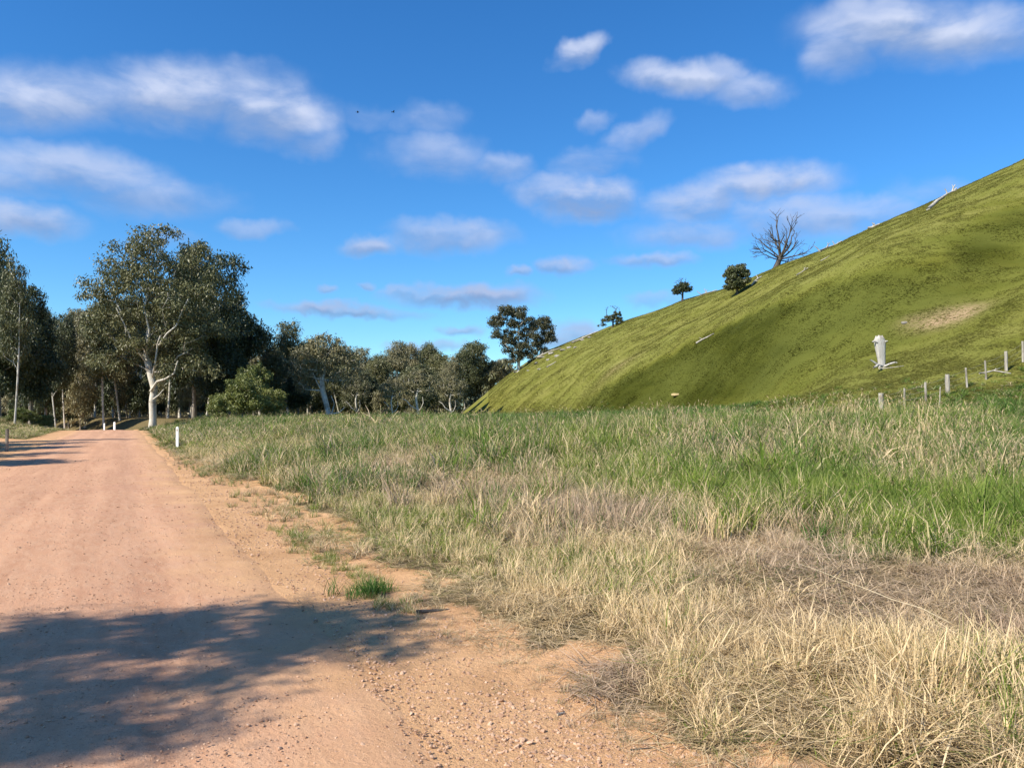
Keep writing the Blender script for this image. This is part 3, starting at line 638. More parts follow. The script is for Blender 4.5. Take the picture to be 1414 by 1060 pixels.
# leaning white trunked gum
rng = np.random.RandomState(131)
lob = [(-3.0, 0, 9.2, 2.6, 2.4, 1.8), (0, 0, 11.0, 3.0, 2.4, 1.8), (3.0, 0, 9.4, 2.4, 2.4, 1.7), (-4.2, 0, 6.8, 1.6, 2, 1.2), (3.8, 0, 7.2, 1.4, 1.8, 1.0), (-.6, 0, 8.6, 2.2, 2, 1.4), (0, 0, 9.2, 3.6, 2.4, 2.0), (-2, 0, 7, 2.4, 2, 1.6), (2.4, 0, 6.4, 2.2, 2, 1.8), (-3.6, 0, 5, 1.5, 1.5, 1.4)]
C = sample_lobes(rng, lob, 130, .75); tr = [(.5, 0, -.3), (.3, 0, 1.5), (-.1, 0, 3), (-.5, 0, 4.4), (-.6, 0, 6), (-.3, .1, 7.4), (0, .1, 9)]
nodes, par, rad_ = skeleton(rng, [np.array(p, float) for p in tr], list(C), .45, .03, wig=.10)
i = np.nonzero(par >= 0)[0]; r0 = rad_[par[i]].copy(); r1 = rad_[i]; big = (r0 > r1 * 1.9) & (par[i] > 0); r0[big] = r1[big] * 1.5
V, f = tubes(nodes[par[i]], nodes[i], r0, r1, 7)
V, f = add_tubes(V, f, [([(.4, -.3, .8), (1.4, -.8, .9), (2.4, -1.0, 1.1), (3.3, -1.1, 1.9)], .17, .06), ([(1.1, -.7, .9), (1.6, -1, 2.4), (1.1, -1.1, 3.6)], .12, .05), ([(-.5, -.1, 4.2), (-1.4, -.4, 5.8), (-2.0, -.5, 7.2)], .13, .06)])
VAR['leaner'] = (make_mesh('leaner_trunk', V, f, [m_pale], True), crown_mesh('leaner_crown', rng, C, 1.05 * (.6 + .7 * rng.rand(len(C))), 90, .40, .15, m_brown, shell=.15, flat=.9), 12.4)
rng = np.random.RandomState(191)
lob = [(-2.6, 0, 7.2, 1.8, 1.6, 1.1), (0, 0, 8.6, 2.2, 1.8, 1.2), (2.4, 0, 7.4, 1.8, 1.6, 1.1), (-1.6, 0, 5.4, 1.4, 1.3, .8), (2.0, 0, 5.2, 1.3, 1.2, .7), (0, .6, 6.6, 2.4, 1.4, 1.2)]
C = sample_lobes(rng, lob, 70, .65); nodes, par, rad_ = skeleton(rng, [np.array(p, float) for p in [(.2, 0, -.3), (.2, 0, 1.2), (0, 0, 2.4), (-.2, 0, 3.8), (0, 0, 5.2)]], list(C), .26, .03, wig=.10)
i = np.nonzero(par >= 0)[0]; r0 = rad_[par[i]].copy(); r1 = rad_[i]; big = (r0 > r1 * 1.9) & (par[i] > 0); r0[big] = r1[big] * 1.5
V, f = tubes(nodes[par[i]], nodes[i], r0, r1, 6)
V, f = add_tubes(V, f, [([(.1, -.3, 1.6), (-1.0, -1.2, 2.4), (-1.7, -1.5, 3.4), (-2.6, -1.6, 3.9)], .14, .06), ([(.1, -.3, 1.1), (1.2, -1.2, 1.8), (1.8, -1.5, 2.9), (1.7, -1.6, 4.2)], .13, .05)])
VAR['limby'] = (make_mesh('limby_trunk', V, f, [m_pale], True), crown_mesh('limby_crown', rng, C, .85 * (.6 + .7 * rng.rand(len(C))), 80, .36, .14, m_brown, shell=.2, flat=.85), 9.6)
for (px, Y, top, Wf_, lb) in [(576, 118, 512, 1.0, 'small open gum with forked white limbs below the middle of the valley trees'), (541, 116, 524, .8, 'little gum with a white forked trunk left of the middle of the valley trees'),
                              (622, 124, 520, .9, 'small gum with a bent pale limb near the hill end of the valley trees'), (492, 120, 520, .8, 'little gum with pale crooked limbs just right of the leaning white trunk')]:
    g, H = height_for(px, Y, top); place_tree('gum_tree', 'limby', g, H, Wf_, .25 if px % 2 else -.2, label=lb, cat='tree')
g, H = height_for(450, 112, 466); place_tree('gum_tree', 'leaner', g - Vector((0, 0, .1)), H, .95, 0, label='gum with a thick leaning pale trunk in front of the valley trees', cat='tree')
g = hit(716, 512); H = (g.y * (516 - 424) / F); place_tree('umbrella_gum', 'umbrella', g - Vector((0, 0, .3)), H, 88 / F * g.y / (18.5 * H / 19), 0, label='umbrella shaped gum in clumps at the left foot of the ridge', cat='tree')

# trees out of the frame on the left whose shadows cross the road
def shadow_tree(tipx, tipy, h, size, key, rz, back, label, Wf=1.0):
    """stand a tree so that its crown at height h throws its shadow at (tipx, tipy)"""
    L = h / math.tan(SUN_EL); x = tipx + SD.x / math.cos(SUN_EL) * L - back * .8; y = tipy + SD.y / math.cos(SUN_EL) * L
    return place_tree('roadside_tree', key, Vector((x, y, zat(x, y) - .05)), size, Wf, rz, label=label, cat='tree')
rng = np.random.RandomState(140)
def off(x, y, h):   # crown point that shades the ground at x, y
    L = h / math.tan(SUN_EL); return (x + SD.x / math.cos(SUN_EL) * L, y + SD.y / math.cos(SUN_EL) * L, h)
base = Vector((-12.9, -1.2, 0)); lob = []
for (x, y, h, a, b, c_) in [(-1.9, 5.95, 6.6, 1.0, .75, .5), (-3.1, 5.5, 7.0, .9, .8, .5), (-1.25, 5.3, 6.2, .42, .30, .25), (-3.0, 4.4, 6.6, .9, .45, .35), (-4.4, 4.9, 7.6, 1.2, 1.1, .6), (-5.6, 4.2, 8.4, 1.6, 1.6, 1.2), (-2.5, 3.5, 6.4, .8, .35, .3), (-4.6, 2.6, 7.0, 1.4, 1.2, .8), (-7.5, 4.0, 9.4, 2.0, 2.0, 1.6), (-6.6, 1.5, 8.0, 2, 2, 1.6), (-1.15, 6.25, 6.5, .5, .4, .3), (-1.9, 4.75, 6.4, .5, .14, .15), (-2.4, 5.9, 6.8, 1.1, .6, .4), (-1.5, 5.75, 6.4, .7, .45, .3), (-3.4, 4.9, 7.0, 1.0, .5, .4), (-2.3, 3.75, 6.4, .5, .3, .25), (-2.9, 3.3, 6.4, .6, .4, .3), (-1.0, 5.95, 6.4, .45, .3, .2), (-2.0, 4.1, 6.4, .35, .12, .15)]:
    o = off(x, y, h); lob.append((o[0] - base.x, o[1] - base.y, o[2], a, b, c_))
C = np.concatenate([sample_lobes(rng, [l], max(3, int(7 * l[3] * l[4] * 2.2)), .28) for l in lob])
nodes, par, rad_ = skeleton(rng, [np.array(p, float) for p in [(0, 0, -.3), (.2, 0, 1.5), (.3, .1, 3), (.5, .2, 4.5), (.8, .3, 6), (1.0, .4, 8)]], list(C[::2]), .3, .012, wig=.1)
VAR['near'] = (skel_mesh('near_trunk', nodes, par, rad_, m_greybark, 7), crown_mesh('near_crown', rng, C, .42 * (.7 + .6 * rng.rand(len(C))), 190, .15, .035, m_gum, shell=.1, flat=.5, droop=.5), 11.0)
base.z = zat(base.x, base.y); place_tree('roadside_tree', 'near', base, 11.0, label='roadside gum just left of the camera whose crown shades the near road', cat='tree')
for (x_, y_, H_, key_, Wf_, lb_) in [(-22.6, 11.6, 9.5, 'dense1', 1.0, 'dark roadside tree nearest the camera on the left of the road'), (-25.6, 18.6, 10.0, 'dense0', 1.35, 'second dark roadside tree left of the road before the side track'),
        (-28.6, 24.0, 10.0, 'dense1', 1.35, 'third dark roadside tree left of the road before the side track'), (-31.4, 29.4, 10.0, 'dense0', 1.4, 'fourth dark roadside tree left of the road before the side track'),
        (-34.4, 34.8, 10.5, 'dense1', 1.4, 'last dark roadside tree at the mouth of the side track'), (-35.5, 39.5, 12.5, 'slender2', .6, 'thin gum standing beyond the mouth of the side track')]:
    place_tree('roadside_tree', key_, Vector((x_, y_, zat(x_, y_) - .05)), H_, Wf_, x_, label=lb_, cat='tree')

# bare dead tree, and the small trees on the ridge
def ridge(px, py): return hit(px, py)
rng = np.random.RandomState(150); DA, DB, D0, D1 = [], [], [], []
def grow(p, dr, L, r0_, depth):
    n_ = 4; pts = [np.array(p, float)]; d_ = np.array(dr, float); d_ /= np.linalg.norm(d_)
    for i in range(n_):
        d_ = d_ + rng.normal(0, .10, 3) + np.array([0, 0, .03]); d_ /= np.linalg.norm(d_); pts.append(pts[-1] + d_ * L / n_)
    for i in range(n_):
        DA.append(pts[i]); DB.append(pts[i + 1]); D0.append(max(r0_ * .95 * (1 - .68 * i / n_), .026)); D1.append(max(r0_ * .95 * (1 - .68 * (i + 1) / n_), .020))
    if depth == 0: return
    for k in range(5 if depth > 1 else 4):
        f = rng.uniform(.25, 1.0); i = min(int(f * n_), n_ - 1); q = pts[i] + (pts[i + 1] - pts[i]) * (f * n_ - i); sd = rng.normal(0, 1, 3); sd -= d_ * (sd @ d_); sd /= np.linalg.norm(sd)
        grow(q, d_ * rng.uniform(.6, 1.2) + sd * rng.uniform(.5, .95) + np.array([0, 0, .12]), L * rng.uniform(.36, .60), max(r0_ * .42, .03), depth - 1)
DA += [np.array([-.7, 0, -.5]), np.array([-.3, 0, .7])]; DB += [np.array([-.3, 0, .7]), np.array([0, 0, 1.5])]; D0 += [.62, .46]; D1 += [.46, .44]
for (an, L, r_, y_) in [(172, 3.8, .14, 0), (152, 4.6, .17, -.3), (128, 4.8, .16, .3), (106, 5.6, .20, -.2), (88, 5.9, .26, .1), (66, 5.6, .20, -.3), (52, 5.8, .24, .2), (34, 4.9, .19, 0), (14, 4.6, .17, -.3), (-4, 3.4, .12, .2)]:
    a = math.radians(an); grow((.02 * math.cos(a), 0, 1.1 + .5 * math.sin(a)), (math.cos(a), y_, math.sin(a)), L, r_, 2)
V, f = tubes(DA, DB, D0, D1, 6); VAR['dead'] = (make_mesh('dead_trunk', V, f, [m_deadtree], True), None, 8.0)
g = ridge(1077, 366); place_tree('dead_tree', 'dead', g - Vector((0, 0, .2)), 60 / F * g.y, 1.05, label='bare dead tree spreading its branches on the skyline of the hill', cat='tree')
rng = np.random.RandomState(151)
variant('ridgebush', 152, 4.6, [(0, 0, 2.5, 1.7, 1.7, 1.9), (.2, 0, 3.3, 1.4, 1.4, 1.2), (-.5, 0, 1.6, 1.5, 1.5, 1.0)], 90, .42, .50, 120, (.30, .14), m_dark, m_deadtree, .2, 2.6, shell=.3, tip=.02)
g = hit(1018, 407); place_tree('ridge_bush', 'ridgebush', g - Vector((0, 0, .1)), 43 / F * g.y, 1.0, label='round dark green bush just below the skyline of the hill', cat='bush')
def half_dead(key, seed, H, lobes, dead_n, spread):
    rng = np.random.RandomState(seed); C = sample_lobes(rng, lobes, 90, .32); tips = list(C[:40])
    for k in range(dead_n): a = math.radians(rng.uniform(30, 150)); tips.append(np.array([math.cos(a) * spread * rng.uniform(.6, 1), rng.normal(0, .5), H * (.55 + .45 * math.sin(a) * rng.uniform(.8, 1))]))
    nodes, par, rad_ = skeleton(rng, [np.array(p, float) for p in [(0, 0, -.2), (.1, 0, .7), (.1, 0, 1.4), (.2, 0, 2.2)]], tips, .25, .035, wig=.1, up_bias=.4)
    VAR[key] = (skel_mesh(key + '_trunk', nodes, par, rad_, m_deadtree, 5), crown_mesh(key + '_crown', rng, C, .5 * (.6 + .7 * rng.rand(len(C))), 70, .30, .14, m_dark, shell=.2), H)
half_dead('half0', 160, 5.4, [(-.4, 0, 2.7, 2.0, 1.3, 1.1), (1.1, 0, 3.0, 1.4, 1.3, 1.1), (-1.5, 0, 2.2, .9, .9, .8), (.2, 0, 3.4, 1.5, 1.2, .8)], 26, 2.6)
half_dead('half1', 161, 6.0, [(0, 0, 2.6, 2.2, 1.5, 1.5), (1.3, 0, 2.9, 1.5, 1.2, 1.3), (-1.6, 0, 2.2, 1.5, 1.2, 1.3), (-3.0, 0, .8, 1.2, 1.0, .8), (1.8, 0, 1.4, 1.3, 1.2, 1.2)], 26, 3.0)
g = ridge(942, 416); place_tree('ridge_tree', 'half0', g - Vector((0, 0, .1)), 34 / F * g.y, .9, label='small half bare tree with twiggy top on the skyline left of the dark bush', cat='tree')
g = ridge(846, 452); place_tree('ridge_tree', 'half1', g - Vector((0, 0, .1)), 32 / F * g.y, .95, label='scrubby tree with dead branches lowest down the skyline of the hill', cat='tree')

# ------------------------------------------------------------------ stump, logs, rocks
def log_thing(name, pts2, r, label, cat='log', mat=m_dead, branches=(), group=None):
    """a fallen trunk along photograph points lying on the land; branches are (start fraction, dx, dy, dz, r)"""
    r = r * .62; P3 = [hit(px, py) for px, py in pts2]; o = P3[0].copy(); pts = []
    for a, b in zip(P3[:-1], P3[1:]):
        for k in range(3): pts.append(a.lerp(b, k / 3))
    pts.append(P3[-1]); rng = np.random.RandomState(int(abs(pts2[0][0] * 7 + pts2[0][1])))
    q = []
    for k, p in enumerate(pts): q.append((p.x - o.x + rng.normal(0, r * .35), p.y - o.y, zat(p.x, p.y) - o.z + r * .75 + abs(rng.normal(0, r * .3))))
    n = len(q) - 1
    e = empty(name, o); tag(e, label, cat, group)
    a, b, r0, r1 = path_edges([(q, r, r * .5)]); v, f = tubes(a, b, r0, r1, 8)
    ends = [list(range(8)), [len(v) - 1 - k for k in range(8)]]
    link('trunk', make_mesh('fallen_trunk', v, [tuple(x) for x in f] + [tuple(x) for x in ends], [mat], True), e)
    for (fr, dx, dy, dz, br_) in branches:
        s = q[int(fr * n)]; m1 = (s[0] + dx * .5 + rng.normal(0, .08), s[1] + dy * .5, s[2] + dz * .6); m2 = (s[0] + dx, s[1] + dy, s[2] + dz)
        a, b, r0, r1 = path_edges([([s, m1, m2], br_, br_ * .4), ([m1, (m1[0] + dx * .15 - dz * .25, m1[1], m1[2] + dz * .4 + dx * .12)], br_ * .5, br_ * .2)]); v, f = tubes(a, b, r0, r1, 6)
        link('branch', make_mesh('broken_branch', v, f, [mat], True), e)
    return e
log_thing('fallen_log', [(1280, 291), (1300, 276), (1320, 260)], .42, 'long bleached log with a forked end lying near the top of the hill', branches=[(.85, .5, 0, 1.2, .16), (.95, 1.0, 0, .3, .14), (.7, -.5, -.2, .8, .12)], mat=m_white)
log_thing('fallen_log', [(1198, 318), (1214, 311)], .35, 'short pale log on the skyline above and right of the dead tree', branches=[(.4, .5, 0, .7, .12), (.8, -.5, 0, .5, .1)])
log_thing('fallen_log', [(1132, 348), (1162, 334)], .30, 'tangled dead limb on the skyline just right of the dead tree', branches=[(.2, -.9, 0, .9, .11), (.45, .6, 0, .9, .12), (.7, -.4, 0, .7, .1), (.9, .9, 0, .6, .1)], mat=m_dead)
log_thing('fallen_log', [(1100, 381), (1116, 371)], .18, 'thin broken stick log in the grass below the dead tree', branches=[(.8, .2, 0, .4, .08)])
log_thing('fallen_log', [(1133, 361), (1146, 354)], .13, 'small pale stick lying below the tangled limb on the hill', branches=[])
log_thing('fallen_log', [(1037, 395), (1052, 383)], .24, 'forked white branch leaning beside the round dark bush', branches=[(.3, .7, 0, .8, .12), (.6, 1.1, 0, .1, .1), (.8, -.3, 0, .6, .1)], mat=m_white)
log_thing('fallen_log', [(968, 408), (990, 398)], .26, 'fallen limb with upturned twigs on the skyline left of the dark bush', branches=[(.2, -1.0, 0, .9, .11), (.4, -.3, 0, 1.0, .1), (.6, .3, 0, .8, .09)], mat=m_dead)
log_thing('fallen_log', [(962, 475), (985, 462)], .22, 'lone grey log low on the open slope above the dark gully', branches=[(.4, -.4, 0, .25, .07)])
log_thing('fallen_log', [(735, 498), (775, 482)], .42, 'long pale log among the rocks at the left end of the ridge', branches=[(.5, .6, 0, .9, .15), (.2, -.6, 0, .7, .12)], mat=m_dead)
log_thing('fallen_log', [(790, 474), (826, 458)], .34, 'thin pale log higher up the rocky left end of the ridge', branches=[(.5, .8, 0, .6, .12)], mat=m_dead)
log_thing('fallen_log', [(755, 508), (768, 500)], .25, 'short pale log below the rocks at the left end of the ridge', branches=[])
log_thing('fallen_branch', [(1352, 517), (1372, 513), (1396, 517)], .09, 'thin curved pale branch on the grass by the upper fence posts', 'branch', branches=[(.5, .3, -.1, .12, .04)])
log_thing('fallen_branch', [(1216, 510), (1248, 506)], .06, 'thin pale stick in the grass right of the white stump', 'branch')
def rock_mesh(seed, flat=.5):
    rng = np.random.RandomState(seed); import bmesh
    bm = bmesh.new(); bmesh.ops.create_icosphere(bm, subdivisions=2, radius=1)
    ks = rng.normal(0, 1, (6, 3)); ks /= np.linalg.norm(ks, axis=1, keepdims=True)
    for v in bm.verts:
        p = np.array(v.co); 
        for k in ks:
            d_ = p @ k - rng.uniform(.55, .6)
            if d_ > 0: p = p - k * d_
        p += rng.normal(0, .03, 3); v.co = (p[0] * 1.2, p[1], p[2] * flat)
    me = bpy.data.meshes.new('rock'); bm.to_mesh(me); bm.free(); me.materials.append(m_rock); return me
rocks = [rock_mesh(170 + k) for k in range(4)]
rl = np.random.RandomState(171)
RL = [(733, 499, 1.1), (741, 502, .8), (748, 494, 1.3), (757, 497, .7), (762, 488, 1.0), (770, 492, .8), (778, 484, 1.0), (786, 480, .8), (795, 480, .6), (803, 470, .8), (815, 466, .7), (722, 508, .8), (745, 510, .6), (712, 514, .7), (730, 512, .5)]
RKR = ranks([t[0] for t in RL])
for k, (px, py, s) in enumerate(RL):
    g = hit(px, py); o = link('rock', rocks[k % 4], None, g + Vector((0, 0, .05)), rl.rand() * 6, (s, s, s))
    tag(o, nth(RKR[k]) + ' pale rock from the left in the outcrop at the foot of the ridge', 'rock', 'rocks of the outcrop on the left end of the ridge')
g = hit(935, 545); sr = rocks[1].copy(); sr.materials.clear(); sr.materials.append(m_sandy); tag(link('rock', sr, None, g, .5, (.9, .5, .45)), 'lone sandy coloured rock low in the dark gully of the hill', 'rock'); 
g = hit(1250, 446); tag(link('rock', rocks[2], None, g, .5, (.3, .3, .4)), 'small pale rock left of the bare patch on the hill', 'rock')
# white stump
g = hit(1218, 508); e = empty('dead_stump', g); k_ = g.y / F; tag(e, 'tall bleached white stump widening to a jagged top on the green slope', 'stump')
rng = np.random.RandomState(180); V = []; fc = []; S = 14; rows = 12
for r_ in range(rows + 1):
    f = r_ / rows; w = (4.6 + 4.0 * f ** 1.4 - 1.6 * max(0, f - .86) * 7) * k_; xo = -4.0 * f * k_
    for s_ in range(S):
        a = 2 * math.pi * s_ / S; j = 1 + .13 * math.sin(3 * a + 1) + .08 * math.sin(7 * a) + .03 * rng.normal()
        z_ = 44 * k_ * f - .2 * (f == 0)
        if r_ == rows: w2 = w * .66; z_ += rng.uniform(-5.0, 2.5) * k_
        elif r_ == rows - 1: w2 = w * .96; z_ += rng.uniform(-1.5, .5) * k_
        else: w2 = w
        V.append((xo + math.copysign(abs(math.cos(a)) ** .6, math.cos(a)) * w2 * j, math.copysign(abs(math.sin(a)) ** .6, math.sin(a)) * w2 * j * .32, z_))
for r_ in range(rows):
    for s_ in range(S): b = r_ * S; fc.append((b + s_, b + (s_ + 1) % S, b + S + (s_ + 1) % S, b + S + s_))
V.append((-4.0 * k_, 0, 42 * k_)); fc += [(rows * S + s_, rows * S + (s_ + 1) % S, len(V) - 1) for s_ in range(S)]
link('trunk', make_mesh('stump_trunk', V, fc, [m_white], True), e)
def branch_child(nm, paths, mat=m_white, parent=e):
    a, b, r0, r1 = path_edges(paths); v, f = tubes(a, b, r0, r1, 7); link(nm, make_mesh(nm, v, f, [mat], True), parent)
K = k_
branch_child('branch', [([(-8 * K, -.1, 35 * K), (-12 * K, -.15, 36.5 * K), (-15 * K, -.15, 36 * K)], 1.6 * K, .7 * K)])
branch_child('branch', [([(3 * K, -.1, 36 * K), (6.5 * K, -.15, 37 * K)], 1.6 * K, .7 * K)])
branch_child('root', [([(-3 * K, -.3, 2.2 * K), (-9 * K, -.6, 2.6 * K), (-16 * K, -.8, 5.5 * K), (-24 * K, -.9, 10 * K)], 2.1 * K, 1.0 * K), ([(-12 * K, -.7, 3.5 * K), (-18 * K, -1.1, .5 * K), (-23 * K, -1.3, -.6 * K)], 1.8 * K, 1.3 * K), ([(-9 * K, -.6, 2.6 * K), (-12 * K, -1.0, -1 * K)], 1.3 * K, .8 * K)])
branch_child('root', [([(2 * K, -.2, 2 * K), (7 * K, -.4, 5 * K), (13 * K, -.5, 7 * K), (16 * K, -.5, 6.5 * K)], 1.8 * K, .9 * K)])

# ------------------------------------------------------------------ fence on the right, guide posts, side track post
def post_mesh(h, r, sides=8, lean=0, seed=0, taper=.85, mat=m_post):
    rng = np.random.RandomState(seed); V = []; fc = []
    for i in range(5):
        f = i / 4
        for s_ in range(sides):
            a = 2 * math.pi * s_ / sides; j = 1 + .1 * math.sin(2 * a + seed) + rng.normal(0, .05); V.append((lean * f * h + math.cos(a) * r * j * (1 - (1 - taper) * f), math.sin(a) * r * j * (1 - (1 - taper) * f), -.3 + (h + .3) * f + (rng.normal(0, .02) if i == 4 else 0)))
    for i in range(4):
        for s_ in range(sides): b = i * sides; fc.append((b + s_, b + (s_ + 1) % sides, b + sides + (s_ + 1) % sides, b + sides + s_))
    fc.append(tuple(range(4 * sides, 5 * sides))); return make_mesh('post', V, fc, [mat], False)
fposts = [(1079, 597, 571, 3.6, 0, 'stout grey post lowest in the long grass below the hill'), (1218, 578, 543, 4.2, -.04, 'thick pale fence post half sunk in the long grass'),
          (1249, 561, 536, 1.5, .0, 'first thin fence stake right of the thick half sunk post'), (1279, 556, 528, 1.7, -.05, 'second thin stake right of the thick half sunk post'),
          (1309, 545, 517, 3.0, -.04, 'thick fence post halfway up the fence line on the slope'), (1336, 535, 508, 1.5, -.09, 'thin stake just right of the halfway thick post'),
          (1362, 524, 498, 1.5, -.07, 'thin leaning stake just left of the upper thick post'), (1390, 512, 485, 2.6, -.04, 'upper thick fence post above the curved pale branch'), (1413, 500, 471, 1.8, -.03, 'fence stake cut by the right edge of the photo'),
          (1297, 562, 535, 1.0, .05, 'very thin stick post behind the tall green grass tuft')]
tops = []
for k, (px, b, t, r_, ln, lb) in enumerate(fposts):
    g = hit(px, b) if k > 0 else at(px, 34)
    h = (b - t) / F * g.y
    if k == 0: h = EYE + (HY - t) / F * g.y - g.z
    o = link('fence_post', post_mesh(h, r_ / F * g.y * .95, 8, ln, 200 + k), None, g); tag(o, lb, 'post', 'posts of the old fence at the foot of the hill')
    if k > 0 and k < 9: tops.append((g, h, ln))
w = []
for fr in (.9, .62, .34):
    pts = [(g.x + ln * h * fr, g.y, g.z + h * fr) for g, h, ln in tops]; q = []
    for a, b in zip(pts[:-1], pts[1:]):
        for s_ in range(4): f = s_ / 4; q.append((a[0] + (b[0] - a[0]) * f, a[1] + (b[1] - a[1]) * f, a[2] + (b[2] - a[2]) * f - .05 * math.sin(math.pi * f)))
    q.append(pts[-1]); w.append((q, .004, .004))
a, b, r0, r1 = path_edges(w); v, f = tubes(a, b, r0, r1, 4); tag(link('fence_wire', make_mesh('wires', v, f, [m_metal])), 'sagging fence wires strung between the old posts on the slope', 'wire')
g = hit(1387, 577); tag(link('short_post', post_mesh(.62, .07, 8, 0, 230, mat=m_deadtree), None, g), 'short dark post in the grass near the right edge', 'post')
g = at(1312, 30); tag(link('short_post', post_mesh(max(.5, EYE + (HY - 570) / F * 30 - g.z), .05, 8, .12, 231, mat=m_white), None, g), 'white snapped stick showing through the grass below the fence', 'post')
def guide_post(px, Y, h, wd, label, mat=m_paint, lean=0.0):
    g = at(px, Y); e = empty('guide_post', g, -.35); tag(e, label, 'guide post', 'roadside guide posts')
    hw = wd / 2; V = []
    for z_, s_ in ((-.3, 1), (h - .05, 1), (h, .55)):
        V += [(-hw * s_ + lean * z_, -.022, z_), (hw * s_ + lean * z_, -.022, z_), (hw * s_ + lean * z_, .022, z_), (-hw * s_ + lean * z_, .022, z_)]
    fc = [(0, 1, 5, 4), (1, 2, 6, 5), (2, 3, 7, 6), (3, 0, 4, 7), (4, 5, 9, 8), (5, 6, 10, 9), (6, 7, 11, 10), (7, 4, 8, 11), (8, 9, 10, 11)]
    link('post', make_mesh('guide_post_body', V, fc, [mat]), e)
    zc = h * .84; V = [(x + lean * z_, y, z_) for x, y, z_ in [(-.028, -.030, zc - .06), (.028, -.030, zc - .06), (.028, -.030, zc + .06), (-.028, -.030, zc + .06), (-.028, -.0225, zc - .06), (.028, -.0225, zc - .06), (.028, -.0225, zc + .06), (-.028, -.0225, zc + .06)]]
    link('reflector', make_mesh('reflector', V, [(0, 1, 2, 3), (0, 4, 5, 1), (1, 5, 6, 2), (2, 6, 7, 3), (3, 7, 4, 0)], [m_refl]), e)
guide_post(245, 38, .98, .15, 'white guide post with a dark reflector on the right verge of the road')
guide_post(158, 96, 1.20, .30, 'larger white guide post at the crest of the road, left of the big trunk')
guide_post(144, 102, 1.15, .22, 'fainter white guide post at the crest, leftmost of the white ones')
g = at(9, 33.5); tag(link('track_post', post_mesh(.95, .075, 8, .03, 240, mat=m_greybark), None, g), 'weathered post in tree shade at the left edge by the side track', 'post')

# ------------------------------------------------------------------ birds
def bird(px, py, Y, label, flap, yaw):
    x = (px - CX) / F * Y; z_ = EYE + (HY - py) / F * Y; e = empty('bird', (x, Y, z_), yaw, (.62, .62, .62)); tag(e, label, 'bird', 'birds flying high over the valley')
    V = []; fc = []; n = 8; pr = [(-.20, .006), (-.15, .03), (-.06, .055), (.04, .055), (.11, .035), (.14, .034), (.17, .02), (.20, .003)]
    for xx, r_ in pr:
        for s_ in range(n): a = 2 * math.pi * s_ / n; V.append((xx, math.cos(a) * r_, math.sin(a) * r_))
    for i in range(len(pr) - 1):
        for s_ in range(n): fc.append((i * n + s_, i * n + (s_ + 1) % n, (i + 1) * n + (s_ + 1) % n, (i + 1) * n + s_))
    link('body', make_mesh('bird_body', V, fc, [m_bird], True), e)
    for sgn in (-1, 1):
        V = []; 
        for (y_, x0, x1, z1) in ((.03, -.07, .07, 0), (.16, -.06, .08, flap * .10), (.28, -.06, .04, flap * .12), (.38, -.08, -.04, flap * .05)):
            for dz in (.006, -.006): V += [(x0, sgn * y_, z1 + dz), (x1, sgn * y_, z1 + dz)]
        fc = []
        for i in range(3):
            b = i * 4; fc += [(b, b + 1, b + 5, b + 4), (b + 2, b + 6, b + 7, b + 3), (b + 1, b + 3, b + 7, b + 5), (b, b + 4, b + 6, b + 2)]
        fc += [(12, 13, 15, 14)]; link('wing', make_mesh('bird_wing', V, fc, [m_bird]), e)
    link('tail', make_mesh('bird_tail', [(-.18, -.015, 0), (-.18, .015, 0), (-.30, .05, .004), (-.30, -.05, .004), (-.18, 0, .012), (-.30, 0, .012)], [(0, 3, 2, 1), (0, 4, 5, 3), (4, 1, 2, 5)], [m_bird]), e)
bird(494, 155, 62, 'dark bird with level wings, further left of the two in the sky', .3, .15)
bird(543, 155, 60, 'dark bird with raised wings, nearer the middle of the sky', 1.1, .6)

